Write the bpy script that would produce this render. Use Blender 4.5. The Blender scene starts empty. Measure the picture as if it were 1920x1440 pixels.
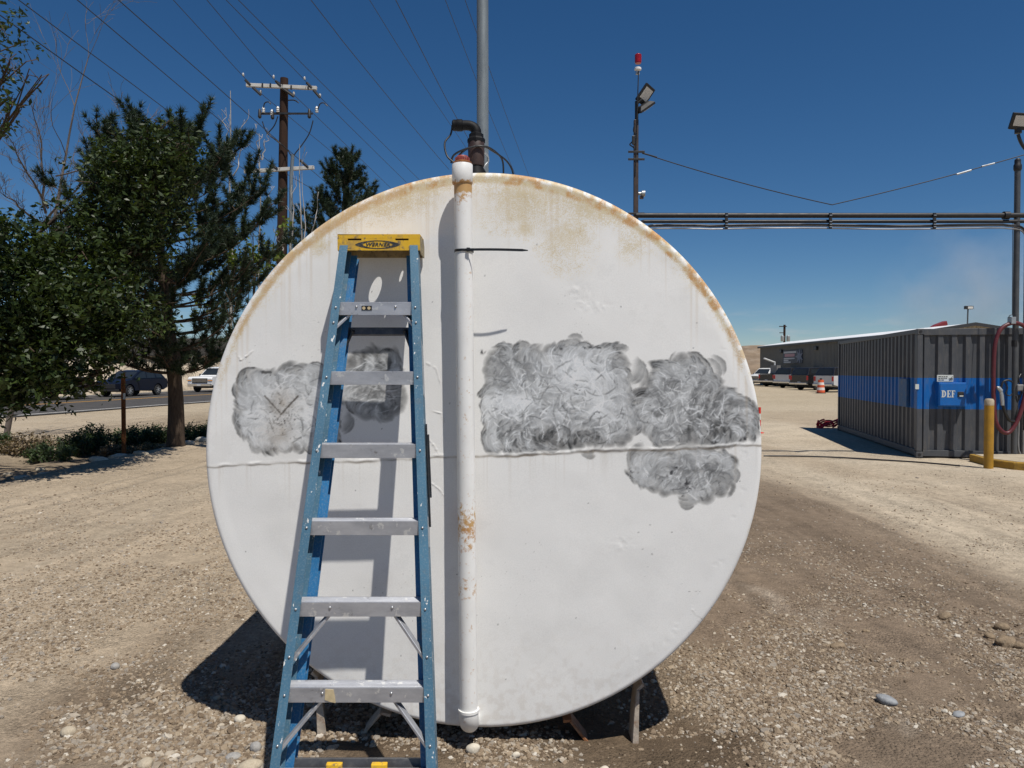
import bpy, bmesh, math, random
import numpy as np
from mathutils import Vector, Matrix, Euler

R = math.radians
scene = bpy.context.scene
col = scene.collection
rnd = random.Random(7)
rng = np.random.default_rng(7)

# ---------------------------------------------------------------- camera, sky, sun, exposure
CAM_H = 1.75
FPX = 1400.0            # focal length in photograph pixels (1920 wide)
PITCH = R(1.105)
cam_data = bpy.data.cameras.new('camera')
cam_data.sensor_width = 36.0
cam_data.lens = 36.0 * FPX / 1920.0
cam_data.clip_start = 0.05
cam_data.clip_end = 6000
cam = bpy.data.objects.new('camera', cam_data)
col.objects.link(cam)
cam.location = (0, 0, CAM_H)
cam.rotation_euler = (R(90) - PITCH, 0, 0)
scene.camera = cam

SUN = Vector((0.275, -0.41, 1.0)).normalized()          # towards the sun
sun_el = math.asin(SUN.z)
sun_az = math.atan2(SUN.x, SUN.y)
world = bpy.data.worlds.new('World')
scene.world = world
world.use_nodes = True
wn, wl = world.node_tree.nodes, world.node_tree.links
wn.clear()
w_out = wn.new('ShaderNodeOutputWorld')
w_bg = wn.new('ShaderNodeBackground')
w_sky = wn.new('ShaderNodeTexSky')
w_sky.sky_type = 'NISHITA'
w_sky.sun_disc = False
w_sky.sun_elevation = sun_el
w_sky.sun_rotation = sun_az
w_sky.altitude = 1500
w_sky.air_density = 1.0
w_sky.dust_density = 0.0
w_sky.ozone_density = 5.0
w_bg.inputs['Strength'].default_value = 0.068
# thin fair-weather clouds low over the horizon
w_tc = wn.new('ShaderNodeTexCoord')
w_map = wn.new('ShaderNodeMapping')
w_map.inputs['Scale'].default_value = (5.0, 5.0, 26.0)
w_no = wn.new('ShaderNodeTexNoise')
w_no.inputs['Scale'].default_value = 2.6
w_no.inputs['Detail'].default_value = 7
w_no.inputs['Roughness'].default_value = 0.6
w_r = wn.new('ShaderNodeMapRange')
w_r.inputs[1].default_value = 0.50
w_r.inputs[2].default_value = 0.78
w_r.inputs[3].default_value = 0.0
w_r.inputs[4].default_value = 0.6
w_sep = wn.new('ShaderNodeSeparateXYZ')
w_band = wn.new('ShaderNodeMapRange')
w_band.inputs[1].default_value = 0.045
w_band.inputs[2].default_value = 0.09
w_band.inputs[3].default_value = 1.0
w_band.inputs[4].default_value = 0.0
w_mul = wn.new('ShaderNodeMath')
w_mul.operation = 'MULTIPLY'
w_mix = wn.new('ShaderNodeMixRGB')
w_mix.inputs[2].default_value = (7.0, 7.3, 7.6, 1)
w_hsv = wn.new('ShaderNodeHueSaturation')
w_hsv.inputs['Saturation'].default_value = 1.22
w_hsv.inputs['Hue'].default_value = 0.5
wl.new(w_tc.outputs['Generated'], w_map.inputs['Vector'])
wl.new(w_map.outputs['Vector'], w_no.inputs['Vector'])
wl.new(w_no.outputs['Fac'], w_r.inputs[0])
wl.new(w_tc.outputs['Generated'], w_sep.inputs[0])
wl.new(w_sep.outputs['Z'], w_band.inputs[0])
wl.new(w_r.outputs[0], w_mul.inputs[0])
wl.new(w_band.outputs[0], w_mul.inputs[1])
wl.new(w_sky.outputs[0], w_hsv.inputs['Color'])
wl.new(w_mul.outputs[0], w_mix.inputs[0])
wl.new(w_hsv.outputs[0], w_mix.inputs[1])
wl.new(w_mix.outputs[0], w_bg.inputs['Color'])
wl.new(w_bg.outputs[0], w_out.inputs['Surface'])

sun_data = bpy.data.lights.new('sun', 'SUN')
sun_data.energy = 4.85
sun_data.angle = R(0.53)
sun_data.color = (1.0, 0.955, 0.885)
sun = bpy.data.objects.new('sun', sun_data)
col.objects.link(sun)
sun.rotation_euler = SUN.to_track_quat('Z', 'Y').to_euler()

scene.view_settings.view_transform = 'Standard'
scene.view_settings.look = 'None'
scene.view_settings.gamma = 1.0
scene.view_settings.use_curve_mapping = False
scene.view_settings.exposure = 0.0
scene.cycles.max_bounces = 8
scene.cycles.transparent_max_bounces = 8

# ---------------------------------------------------------------- helpers: survey of the place
CP, SP = math.cos(PITCH), math.sin(PITCH)
def ray(px, py):
    a = (px - 960) / FPX
    b = (720 - py) / FPX
    return Vector((a, CP + b * SP, -SP + b * CP))
def P(px, py, Y):
    """point of the place at distance Y seen in direction px, py"""
    d = ray(px, py)
    return Vector((0, 0, CAM_H)) + d * (Y / d.y)
def G(px, py, z=0.0):
    """point of the ground seen in direction px, py"""
    d = ray(px, py)
    return Vector((0, 0, CAM_H)) + d * ((z - CAM_H) / d.z)

OFF = {}
def tag(o, label=None, cat=None, group=None, kind=None):
    if label: o['label'] = label
    if cat: o['category'] = cat
    if group: o['group'] = group
    if kind: o['kind'] = kind
    return o
def thing(name, label, cat, loc=(0, 0, 0), rot=(0, 0, 0), group=None):
    o = bpy.data.objects.new(name, None)
    o.empty_display_size = 0.2
    col.objects.link(o)
    o.location = loc
    o.rotation_euler = rot
    OFF[o.name] = Matrix.LocRotScale(Vector(loc), Euler(rot), None)
    return tag(o, label, cat, group)

class MB:
    """collects shapes into one mesh"""
    def __init__(s):
        s.v = []; s.f = []
    def add(s, vs, fs):
        n = len(s.v)
        s.v += [tuple(x) for x in vs]
        s.f += [tuple(i + n for i in f) for f in fs]
        return s
    def box(s, c, size, M=None, taper=1.0):
        hx, hy, hz = size[0] / 2, size[1] / 2, size[2] / 2
        vs = []
        for z, t in ((-hz, 1.0), (hz, taper)):
            for x, y in ((-hx, -hy), (hx, -hy), (hx, hy), (-hx, hy)):
                p = Vector((x * t, y * t, z))
                if M is not None: p = M @ p
                vs.append(p + Vector(c))
        return s.add(vs, [(3, 2, 1, 0), (4, 5, 6, 7), (0, 1, 5, 4), (1, 2, 6, 5), (2, 3, 7, 6), (3, 0, 4, 7)])
    def bb(s, x0, x1, y0, y1, z0, z1):
        return s.box(((x0 + x1) / 2, (y0 + y1) / 2, (z0 + z1) / 2), (x1 - x0, y1 - y0, z1 - z0))
    def tube(s, pts, r, n=8, cap=True):
        pts = [Vector(p) for p in pts]
        m = len(pts)
        rs = r if isinstance(r, (list, tuple)) else [r] * m
        vs = []; fs = []
        ref = None
        for i, p in enumerate(pts):
            d = (pts[min(i + 1, m - 1)] - pts[max(i - 1, 0)])
            d = d.normalized() if d.length > 1e-9 else Vector((0, 0, 1))
            if ref is None:
                ref = d.orthogonal().normalized()
            else:
                ref = (ref - d * ref.dot(d))
                ref = ref.normalized() if ref.length > 1e-6 else d.orthogonal().normalized()
            b = d.cross(ref)
            for k in range(n):
                a = 2 * math.pi * k / n
                vs.append(p + (ref * math.cos(a) + b * math.sin(a)) * rs[i])
        for i in range(m - 1):
            for k in range(n):
                k2 = (k + 1) % n
                fs.append((i * n + k, i * n + k2, (i + 1) * n + k2, (i + 1) * n + k))
        if cap:
            fs.append(tuple(range(n - 1, -1, -1)))
            fs.append(tuple((m - 1) * n + k for k in range(n)))
        return s.add(vs, fs)
    def lathe(s, prof, c=(0, 0, 0), n=24, M=None):
        vs = []; fs = []
        for r, z in prof:
            for k in range(n):
                a = 2 * math.pi * k / n
                p = Vector((r * math.cos(a), r * math.sin(a), z))
                if M is not None: p = M @ p
                vs.append(p + Vector(c))
        m = len(prof)
        for i in range(m - 1):
            for k in range(n):
                k2 = (k + 1) % n
                fs.append((i * n + k, i * n + k2, (i + 1) * n + k2, (i + 1) * n + k))
        fs.append(tuple(range(n - 1, -1, -1)))
        fs.append(tuple((m - 1) * n + k for k in range(n)))
        return s.add(vs, fs)
    def prism(s, poly, ax, lo, hi, M=None):
        """polygon in the plane across axis ax (0 x,1 y,2 z), drawn out from lo to hi"""
        n = len(poly)
        def mk(a, b, t):
            p = [(t, a, b), (a, t, b), (a, b, t)][ax]
            p = Vector(p)
            return M @ p if M is not None else p
        vs = [mk(a, b, lo) for a, b in poly] + [mk(a, b, hi) for a, b in poly]
        fs = [tuple(range(n - 1, -1, -1)), tuple(range(n, 2 * n))]
        for i in range(n):
            j = (i + 1) % n
            fs.append((i, j, n + j, n + i))
        return s.add(vs, fs)
    def loft(s, secs):
        n = len(secs[0]); m = len(secs)
        vs = [Vector(p) for sec in secs for p in sec]
        fs = [tuple(range(n - 1, -1, -1)), tuple((m - 1) * n + k for k in range(n))]
        for i in range(m - 1):
            for k in range(n):
                k2 = (k + 1) % n
                fs.append((i * n + k, i * n + k2, (i + 1) * n + k2, (i + 1) * n + k))
        return s.add(vs, fs)
    def ball(s, c, r, seg=8, rings=5, squash=1.0):
        prof = []
        for i in range(rings + 1):
            a = -math.pi / 2 + math.pi * i / rings
            prof.append((max(1e-4, r * math.cos(a)), r * math.sin(a) * squash))
        return s.lathe(prof, c, seg)
    def build(s, name, mat, parent=None, smooth=0, bevel=0, world_space=True):
        me = bpy.data.meshes.new(name)
        me.from_pydata([tuple(v) for v in s.v], [], s.f)
        bm = bmesh.new(); bm.from_mesh(me)
        bmesh.ops.recalc_face_normals(bm, faces=bm.faces)
        bm.to_mesh(me); bm.free()
        return link(name, me, mat, parent, smooth, bevel, world_space)

def link(name, me, mat, parent=None, smooth=0, bevel=0, world_space=True):
    if mat is not None:
        me.materials.append(mat)
    if smooth:
        me.polygons.foreach_set('use_smooth', np.ones(len(me.polygons), dtype=bool))
        me.set_sharp_from_angle(angle=R(smooth))
    o = bpy.data.objects.new(name, me)
    col.objects.link(o)
    if parent is not None:
        o.parent = parent
        M = OFF.get(parent.name, Matrix())
        OFF[o.name] = M
        if world_space:
            me.transform(M.inverted())
    if bevel:
        b = o.modifiers.new('bevel', 'BEVEL')
        b.width = bevel; b.segments = 2; b.limit_method = 'ANGLE'; b.angle_limit = R(40)
    return o

def np_mesh(name, V, F, mat, parent=None, smooth=False, world_space=True, tri=False):
    """mesh from numpy arrays; F is (n,4) or (n,3)"""
    me = bpy.data.meshes.new(name)
    V = np.asarray(V, dtype=np.float32); F = np.asarray(F, dtype=np.int32)
    k = F.shape[1]
    me.vertices.add(len(V)); me.vertices.foreach_set('co', V.ravel())
    me.loops.add(F.size); me.loops.foreach_set('vertex_index', F.ravel())
    me.polygons.add(len(F))
    me.polygons.foreach_set('loop_start', np.arange(0, F.size, k, dtype=np.int32))
    me.polygons.foreach_set('loop_total', np.full(len(F), k, dtype=np.int32))
    if smooth:
        me.polygons.foreach_set('use_smooth', np.ones(len(F), dtype=bool))
    me.update(calc_edges=True)
    return link(name, me, mat, parent, 0, 0, world_space)

def copy_tree(o, loc=None, rot=None, label=None, parent=None):
    c = o.copy(); col.objects.link(c)
    if parent is not None: c.parent = parent
    if loc is not None: c.location = loc
    if rot is not None: c.rotation_euler = rot
    if label: c['label'] = label
    for ch in [q for q in bpy.data.objects if q.parent == o]:
        copy_tree(ch, parent=c)
    return c

def text_mesh(body, size, extrude=0.0, shear=0.0, spacing=1.0, bold=0.0):
    cu = bpy.data.curves.new('lettering', 'FONT')
    cu.body = body; cu.size = size; cu.extrude = extrude; cu.shear = shear
    cu.align_x = 'CENTER'; cu.align_y = 'CENTER'; cu.space_character = spacing
    cu.offset = bold; cu.resolution_u = 3
    t = bpy.data.objects.new('lettering_source', cu)
    col.objects.link(t)
    bpy.context.view_layer.update()
    me = bpy.data.meshes.new_from_object(t.evaluated_get(bpy.context.evaluated_depsgraph_get()))
    bpy.data.objects.remove(t); bpy.data.curves.remove(cu)
    return me

# ---------------------------------------------------------------- helpers: numpy noise
def vnoise(shape, cell, seed):
    """smooth value noise in 0..1; cell = size of a noise cell in samples"""
    g = np.random.default_rng(seed)
    h, w = shape
    gh, gw = int(h / cell) + 3, int(w / cell) + 3
    t = g.random((gh, gw))
    y = np.arange(h) / cell; x = np.arange(w) / cell
    yi = y.astype(int); xi = x.astype(int)
    fy = y - yi; fx = x - xi
    fy = (fy * fy * (3 - 2 * fy))[:, None]; fx = (fx * fx * (3 - 2 * fx))[None, :]
    a = t[yi][:, xi]; b = t[yi][:, xi + 1]; c = t[yi + 1][:, xi]; d = t[yi + 1][:, xi + 1]
    return (a * (1 - fx) + b * fx) * (1 - fy) + (c * (1 - fx) + d * fx) * fy
def fbm(shape, cell, seed, octs=5, gain=0.5):
    s = 0; a = 1; tot = 0
    for i in range(octs):
        s = s + a * vnoise(shape, max(cell / 2 ** i, 1.0), seed + i * 17)
        tot += a; a *= gain
    return s / tot
def hash2(xi, yi, seed):
    h = np.sin(xi * 127.1 + yi * 311.7 + seed * 74.7) * 43758.5453
    return h - np.floor(h)
def pnoise(x, y, seed=0.0):
    """value noise at arbitrary points"""
    xi = np.floor(x); yi = np.floor(y)
    fx = x - xi; fy = y - yi
    fx = fx * fx * (3 - 2 * fx); fy = fy * fy * (3 - 2 * fy)
    return ((hash2(xi, yi, seed) * (1 - fx) + hash2(xi + 1, yi, seed) * fx) * (1 - fy)
            + (hash2(xi, yi + 1, seed) * (1 - fx) + hash2(xi + 1, yi + 1, seed) * fx) * fy)
def pfbm(x, y, seed=0.0, octs=4):
    s = 0; a = 1; tot = 0
    for i in range(octs):
        s = s + a * pnoise(x * 2 ** i, y * 2 ** i, seed + i * 3.1); tot += a; a *= 0.5
    return s / tot
def sstep(a, b, x):
    t = np.clip((x - a) / (b - a), 0, 1)
    return t * t * (3 - 2 * t)

# ---------------------------------------------------------------- helpers: materials
MATS = {}
def new_mat(name):
    m = bpy.data.materials.new(name); m.use_nodes = True
    nt = m.node_tree; nt.nodes.clear()
    out = nt.nodes.new('ShaderNodeOutputMaterial')
    b = nt.nodes.new('ShaderNodeBsdfPrincipled')
    nt.links.new(b.outputs[0], out.inputs['Surface'])
    return m, nt, b, out
def noise_node(nt, scale, detail=5, rough=0.6, coord='Object', stretch=None):
    tc = nt.nodes.new('ShaderNodeTexCoord')
    n = nt.nodes.new('ShaderNodeTexNoise')
    n.inputs['Scale'].default_value = scale
    n.inputs['Detail'].default_value = detail
    n.inputs['Roughness'].default_value = rough
    src = tc.outputs[coord]
    if stretch:
        mp = nt.nodes.new('ShaderNodeMapping'); mp.inputs['Scale'].default_value = stretch
        nt.links.new(src, mp.inputs['Vector']); src = mp.outputs[0]
    nt.links.new(src, n.inputs['Vector'])
    return n
def ramp(nt, src, stops):
    r = nt.nodes.new('ShaderNodeValToRGB')
    e = r.color_ramp.elements
    while len(e) < len(stops): e.new(0.5)
    for i, (p, c) in enumerate(stops):
        e[i].position = p
        e[i].color = (c, c, c, 1) if isinstance(c, (int, float)) else (*c, 1)
    nt.links.new(src, r.inputs[0])
    return r
def mix(nt, fac, a, b, mode='MIX'):
    m = nt.nodes.new('ShaderNodeMixRGB'); m.blend_type = mode
    for i, v in ((0, fac), (1, a), (2, b)):
        if isinstance(v, (int, float)): m.inputs[i].default_value = v
        elif isinstance(v, tuple): m.inputs[i].default_value = (*v, 1)
        else: nt.links.new(v, m.inputs[i])
    return m.outputs[0]
def bump(nt, bsdf, height, strength=0.3, dist=0.01):
    b = nt.nodes.new('ShaderNodeBump')
    b.inputs['Strength'].default_value = strength
    b.inputs['Distance'].default_value = dist
    nt.links.new(height, b.inputs['Height'])
    nt.links.new(b.outputs[0], bsdf.inputs['Normal'])
    return b
def mat(name, color, rough=0.6, metal=0.0, var=0.15, scale=8.0, dirt=None, dirt_amt=0.35, bumpy=0.0, coat=0.0, spec=0.5, stretch=None, bscale=None):
    """painted / weathered surface: colour with soft variation, optional dirt or wear of another colour"""
    if name in MATS: return MATS[name]
    m, nt, b, out = new_mat(name)
    n = noise_node(nt, scale, 6, 0.65, stretch=stretch)
    lo = tuple(c * (1 - var) for c in color); hi = tuple(min(1, c * (1 + var)) for c in color)
    c = ramp(nt, n.outputs['Fac'], [(0.3, lo), (0.7, hi)]).outputs[0]
    if dirt:
        n2 = noise_node(nt, scale * 2.7, 8, 0.7, stretch=stretch)
        f = ramp(nt, n2.outputs['Fac'], [(0.5, 0.0), (0.72, dirt_amt)]).outputs[0]
        c = mix(nt, f, c, dirt)
    nt.links.new(c, b.inputs['Base Color'])
    rr = ramp(nt, n.outputs['Fac'], [(0.3, max(0, rough - 0.1)), (0.7, min(1, rough + 0.1))])
    nt.links.new(rr.outputs[0], b.inputs['Roughness'])
    b.inputs['Metallic'].default_value = metal
    b.inputs['Specular IOR Level'].default_value = spec
    if coat: b.inputs['Coat Weight'].default_value = coat; b.inputs['Coat Roughness'].default_value = 0.08
    if bumpy:
        n3 = noise_node(nt, bscale or scale * 4, 6, 0.6, stretch=stretch)
        bump(nt, b, n3.outputs['Fac'], bumpy, 0.02)
    MATS[name] = m
    return m
def leaf_mat(name, c1, c2, trans=0.35, rough=0.5):
    if name in MATS: return MATS[name]
    m, nt, b, out = new_mat(name)
    at = nt.nodes.new('ShaderNodeAttribute'); at.attribute_name = 'tone'
    c = ramp(nt, at.outputs['Fac'], [(0.0, c1), (1.0, c2)]).outputs[0]
    nt.links.new(c, b.inputs['Base Color'])
    b.inputs['Roughness'].default_value = rough
    b.inputs['Specular IOR Level'].default_value = 0.35
    tr = nt.nodes.new('ShaderNodeBsdfTranslucent')
    nt.links.new(mix(nt, 1.0, c, (1.25, 1.2, 0.5), 'MULTIPLY'), tr.inputs['Color'])
    ms = nt.nodes.new('ShaderNodeMixShader'); ms.inputs[0].default_value = trans
    nt.links.new(b.outputs[0], ms.inputs[1]); nt.links.new(tr.outputs[0], ms.inputs[2])
    nt.links.new(ms.outputs[0], out.inputs['Surface'])
    MATS[name] = m
    return m
def glass_mat(name='window_glass', tint=(0.02, 0.025, 0.03)):
    if name in MATS: return MATS[name]
    return mat(name, tint, 0.12, 0.0, 0.1, 2.0, spec=0.35)
# ================================================================ THE GROUND
def axis(dense_lo, dense_hi, step, far_lo, far_hi, grow=1.12):
    a = list(np.arange(dense_lo, dense_hi, step))
    s, p = step, a[-1]
    while p < far_hi:
        s *= grow; p += s; a.append(p)
    s, p = step, a[0]; pre = []
    while p > far_lo:
        s *= grow; p -= s; pre.append(p)
    return np.array(pre[::-1] + a)
gx = axis(-9.2, 5.5, 0.055, -2500, 2500)
gy = axis(1.6, 13.5, 0.05, -60, 3500)
GX, GY = np.meshgrid(gx, gy)
near = 1 - sstep(14, 30, np.hypot(GX, GY))

def ground_h(x, y):
    near = 1 - sstep(13, 26, np.hypot(x, y))
    h = (pfbm(x * 0.9, y * 0.5, 1.0, 4) - 0.5) * 0.05 + (pfbm(x * 6, y * 5, 2.0, 4) - 0.5) * 0.022
    # wheel ruts along the drive on the right
    w = x + 0.10 * np.sin(y * 0.45)
    for c, d in ((3.1, 0.02), (4.35, 0.03), (4.75, 0.025), (6.2, 0.03), (-4.4, 0.018), (-6.0, 0.018)):
        h = h - d * np.exp(-((w - c) / 0.16) ** 2) * (0.5 + pnoise(x * 0.6, y * 0.6, 9))
    h = h - 0.05 * np.exp(-((x - 0.65) / 0.5) ** 2 - ((y - 3.6) / 0.45) ** 2)
    h = h - 0.03 * np.exp(-((x + 0.2) / 1.4) ** 2 - ((y - 4.4) / 0.9) ** 2)
    # lower planting strip on the left, beyond a gravel lip
    edge = -7.55 + 0.25 * (pfbm(y * 0.5, y * 0.0 + 3, 4.0, 3) - 0.5)
    strip = sstep(0.15, 1.1, edge - x) * (1 - sstep(2.6, 5.0, edge - x)) * (1 - sstep(26, 40, y))
    lip = np.exp(-((x - edge - 0.15) / 0.45) ** 2) * 0.06 * (1 - sstep(20, 40, y))
    return h * near + lip - 0.30 * strip + strip * (pfbm(x * 2, y * 2, 5.0, 4) - 0.5) * 0.22
GZ = ground_h(GX, GY)

def c3(r, g, b): return np.array([r, g, b])
SAND, PALE = c3(0.395, 0.318, 0.228), c3(0.49, 0.415, 0.312)
BROWN, DAMP_AND_SHADE = c3(0.19, 0.142, 0.10), c3(0.10, 0.07, 0.044)
LIME = c3(0.52, 0.45, 0.36)
def lerp(a, b, t): return a + (b - a) * t[..., None]
n1 = pfbm(GX * 0.7, GY * 0.35, 11.0, 5); n2 = pfbm(GX * 2.1, GY * 1.3, 12.0, 4); n3 = pfbm(GX * 1.1 + 5, GY * 0.12, 13.0, 4)
gc = np.broadcast_to(SAND, GX.shape + (3,)).copy()
gc = lerp(gc, PALE, sstep(0.45, 0.8, n3) * 0.5)
wob = 0.7 * (n2 - 0.5) + 0.6 * (n1 - 0.5) + 1.3 * (n3 - 0.5) + 0.25 * (pfbm(GX * 7, GY * 1.2, 14.0, 3) - .5)
right_brown = sstep(0.2, 1.2, GX + wob) * (1 - sstep(3.2, 5.3, GX + wob)) * (1 - sstep(9, 16, GY))
left_brown = sstep(-2.9, -2.0, GX + wob) * (1 - sstep(-0.5, 0.4, GX)) * (1 - sstep(4.2, 6.5, GY + wob * 2)) * 0.7
gc = lerp(gc, BROWN, np.clip(right_brown * 0.95 + left_brown, 0, 1))
gc = lerp(gc, LIME, sstep(0.6, 0.75, n2) * sstep(1.2, 2.0, GX) * (1 - sstep(3.4, 4.2, GX)) * (1 - sstep(5.5, 7, GY)) * 0.55)
track = np.exp(-((GX - 4.75 + 0.15 * np.sin(GY * 0.4)) / 0.45) ** 2) + np.exp(-((GX - 6.4 + 0.2 * np.sin(GY * 0.3)) / 0.5) ** 2) * 0.8
gc = lerp(gc, PALE, np.clip(track, 0, 1) * 0.5 * sstep(3, 5, GY))
gc = lerp(gc, PALE * 1.06, sstep(0.42, 0.6, pfbm(GX * 0.25 + GY * 0.05, GY * 0.3, 21.0, 4)) * sstep(4.6, 5.6, GX) * sstep(8, 11, GY) * 0.85)
damp_and_shade = np.exp(-((GX - 0.75) / 0.62) ** 2 - ((GY - 3.45) / 0.35) ** 2) + 0.6 * np.exp(-((GX + 1.9) / 0.6) ** 2 - ((GY - 4.0) / 0.35) ** 2) + 0.7 * np.exp(-((GX + 0.5) / 0.8) ** 2 - ((GY - 3.5) / 0.3) ** 2)
damp_and_shade += np.exp(-((GX + .1) / 1.2) ** 4 - ((GY - 4.6) / 1.2) ** 4)  # deep shade beneath the tank, painted into the soil colour
gc = lerp(gc, DAMP_AND_SHADE, np.clip(damp_and_shade * (0.5 + n2), 0, 1) * 0.9)
streak = pfbm(GX * 9, GY * 0.5, 44.0, 4)
gc *= (1 + 0.55 * (streak - 0.5) * (1 - sstep(9, 14, GY)))[..., None]
far = sstep(20, 45, np.hypot(GX, GY))
gc = lerp(gc, c3(0.40, 0.33, 0.23), far * 0.8)
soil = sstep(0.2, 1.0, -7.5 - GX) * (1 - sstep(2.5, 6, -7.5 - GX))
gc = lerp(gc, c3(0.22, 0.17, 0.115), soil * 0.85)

m, nt, b, out = new_mat('dirt_and_gravel')
at = nt.nodes.new('ShaderNodeAttribute'); at.attribute_name = 'soil'
nA = noise_node(nt, 9, 8, 0.7); nB = noise_node(nt, 55, 5, 0.7)
tc = nt.nodes.new('ShaderNodeTexCoord')
vo = nt.nodes.new('ShaderNodeTexVoronoi'); vo.inputs['Scale'].default_value = 62
vo2 = nt.nodes.new('ShaderNodeTexVoronoi'); vo2.inputs['Scale'].default_value = 150
for q in (vo, vo2): nt.links.new(tc.outputs['Object'], q.inputs['Vector'])
c = mix(nt, 1.0, at.outputs['Color'], ramp(nt, nA.outputs['Fac'], [(0.25, 0.72), (0.75, 1.25)]).outputs[0], 'MULTIPLY')
c = mix(nt, 1.0, c, ramp(nt, nB.outputs['Fac'], [(0.3, 0.8), (0.7, 1.2)]).outputs[0], 'MULTIPLY')
bw = nt.nodes.new('ShaderNodeRGBToBW'); nt.links.new(vo.outputs['Color'], bw.inputs[0])
stone = ramp(nt, bw.outputs[0], [(0.0, 0.62), (0.5, 0.95), (1.0, 1.45)]).outputs[0]
nC = noise_node(nt, 1.3, 4, 0.6)
sf = ramp(nt, nC.outputs['Fac'], [(0.4, 0.15), (0.6, 0.75)]).outputs[0]
c = mix(nt, sf, c, mix(nt, 1.0, c, stone, 'MULTIPLY'))
nt.links.new(c, b.inputs['Base Color'])
b.inputs['Roughness'].default_value = 0.95
b.inputs['Specular IOR Level'].default_value = 0.15
h1 = ramp(nt, vo.outputs['Distance'], [(0.0, 1.0), (0.6, 0.0)]).outputs[0]
h2 = ramp(nt, vo2.outputs['Distance'], [(0.0, 0.5), (0.6, 0.0)]).outputs[0]
hh = mix(nt, 1.0, mix(nt, sf, (0, 0, 0), h1), mix(nt, 0.6, h2, nB.outputs['Fac']), 'ADD')
bump(nt, b, hh, 1.0, 0.016)
ground_mat = m
ny, nx = GX.shape
idx = np.arange(ny * nx).reshape(ny, nx)
F = np.stack([idx[:-1, :-1], idx[:-1, 1:], idx[1:, 1:], idx[1:, :-1]], -1).reshape(-1, 4)
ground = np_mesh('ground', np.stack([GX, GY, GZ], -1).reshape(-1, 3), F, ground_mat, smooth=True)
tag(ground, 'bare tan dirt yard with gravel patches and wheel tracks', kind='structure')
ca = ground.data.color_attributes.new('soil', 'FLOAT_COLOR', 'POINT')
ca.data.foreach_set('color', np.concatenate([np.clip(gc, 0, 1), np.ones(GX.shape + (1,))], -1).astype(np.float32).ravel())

def gh(x, y): return float(ground_h(np.array([float(x)]), np.array([float(y)]))[0])

# ---- road beyond the trees, running away from the viewer
RD = Vector((0.17, 1.0, 0)).normalized(); RN = Vector((-RD.y, RD.x, 0))   # RN points left
R0 = Vector((-16.3, 41.0, 0))                                            # on the near white line
def road_pt(s, off, z): p = R0 + RD * s + RN * off; return Vector((p.x, p.y, z))
def strip(s0, s1, o0, o1, z, wav=0.0, n=60):
    V = []; F = []
    for i in range(n + 1):
        s = s0 + (s1 - s0) * i / n
        V.append(road_pt(s, o0 + wav * (rnd.random() - .5), z)); V.append(road_pt(s, o1 + wav * (rnd.random() - .5), z))
    for i in range(n): F.append((2 * i, 2 * i + 2, 2 * i + 3, 2 * i + 1))
    return MB().add(V, F)
asphalt = mat('asphalt', (0.062, 0.058, 0.054), 0.85, var=0.25, scale=1.2, dirt=(0.16, 0.13, 0.10), dirt_amt=0.4, bumpy=0.2, bscale=60, spec=0.25)
road = strip(-75, 500, -0.5, 13.6, 0.032, 0.25, 200).build('road', asphalt)
tag(road, 'asphalt two lane road passing behind the trees', kind='structure')
wline = mat('road_paint_white', (0.62, 0.60, 0.56), 0.8, var=0.2, scale=3, dirt=(0.25, 0.22, 0.18), dirt_amt=0.6)
yline = mat('road_paint_yellow', (0.52, 0.27, 0.045), 0.8, var=0.2, scale=3, dirt=(0.2, 0.15, 0.1), dirt_amt=0.5)
strip(-75, 500, 0.0, 0.16, 0.036).build('edge_line', wline, road)
strip(-75, 500, 12.9, 13.06, 0.036).build('edge_line', wline, road)
strip(-75, 500, 6.15, 6.3, 0.036).build('centre_line', yline, road)
strip(-75, 500, 6.45, 6.6, 0.036).build('centre_line', yline, road)

# ---- pale rock bank on the far side of the road
def bank(name, label, s0, s1, off, h, depth, mt, cell, seed, kind='structure'):
    S = np.linspace(s0, s1, int((s1 - s0) / cell)); T = np.linspace(0, 1, 16)
    A, B = np.meshgrid(S, T)
    hz = h * np.minimum(1, B * 1.5) * (0.8 + 0.35 * pfbm(A * 0.3, B * 2, seed, 3)) + (pfbm(A * 1.1, B * 9, seed + 1, 3) - .5) * 0.9 * (B > 0)
    o = off + B * depth + (pfbm(A * 1.4, B * 8, seed + 2, 3) - .5) * 0.8
    hz[0] = -0.15
    X = R0.x + RD.x * A + RN.x * o; Y = R0.y + RD.y * A + RN.y * o
    k = np.arange(A.size).reshape(A.shape)
    Fq = np.stack([k[:-1, :-1], k[:-1, 1:], k[1:, 1:], k[1:, :-1]], -1).reshape(-1, 4)
    o_ = np_mesh(name, np.stack([X, Y, hz], -1).reshape(-1, 3), Fq, mt)
    return tag(o_, label, kind=kind)
rocky = mat('pale_rubble', (0.42, 0.35, 0.26), 0.95, var=0.35, scale=1.6, dirt=(0.2, 0.16, 0.11), dirt_amt=0.7, bumpy=0.6, bscale=3, spec=0.2)
bank('rock_bank', 'pale rubble bank along the far side of the road', -60, 260, 15.0, 2.3, 4.5, rocky, 0.5, 31)

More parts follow.
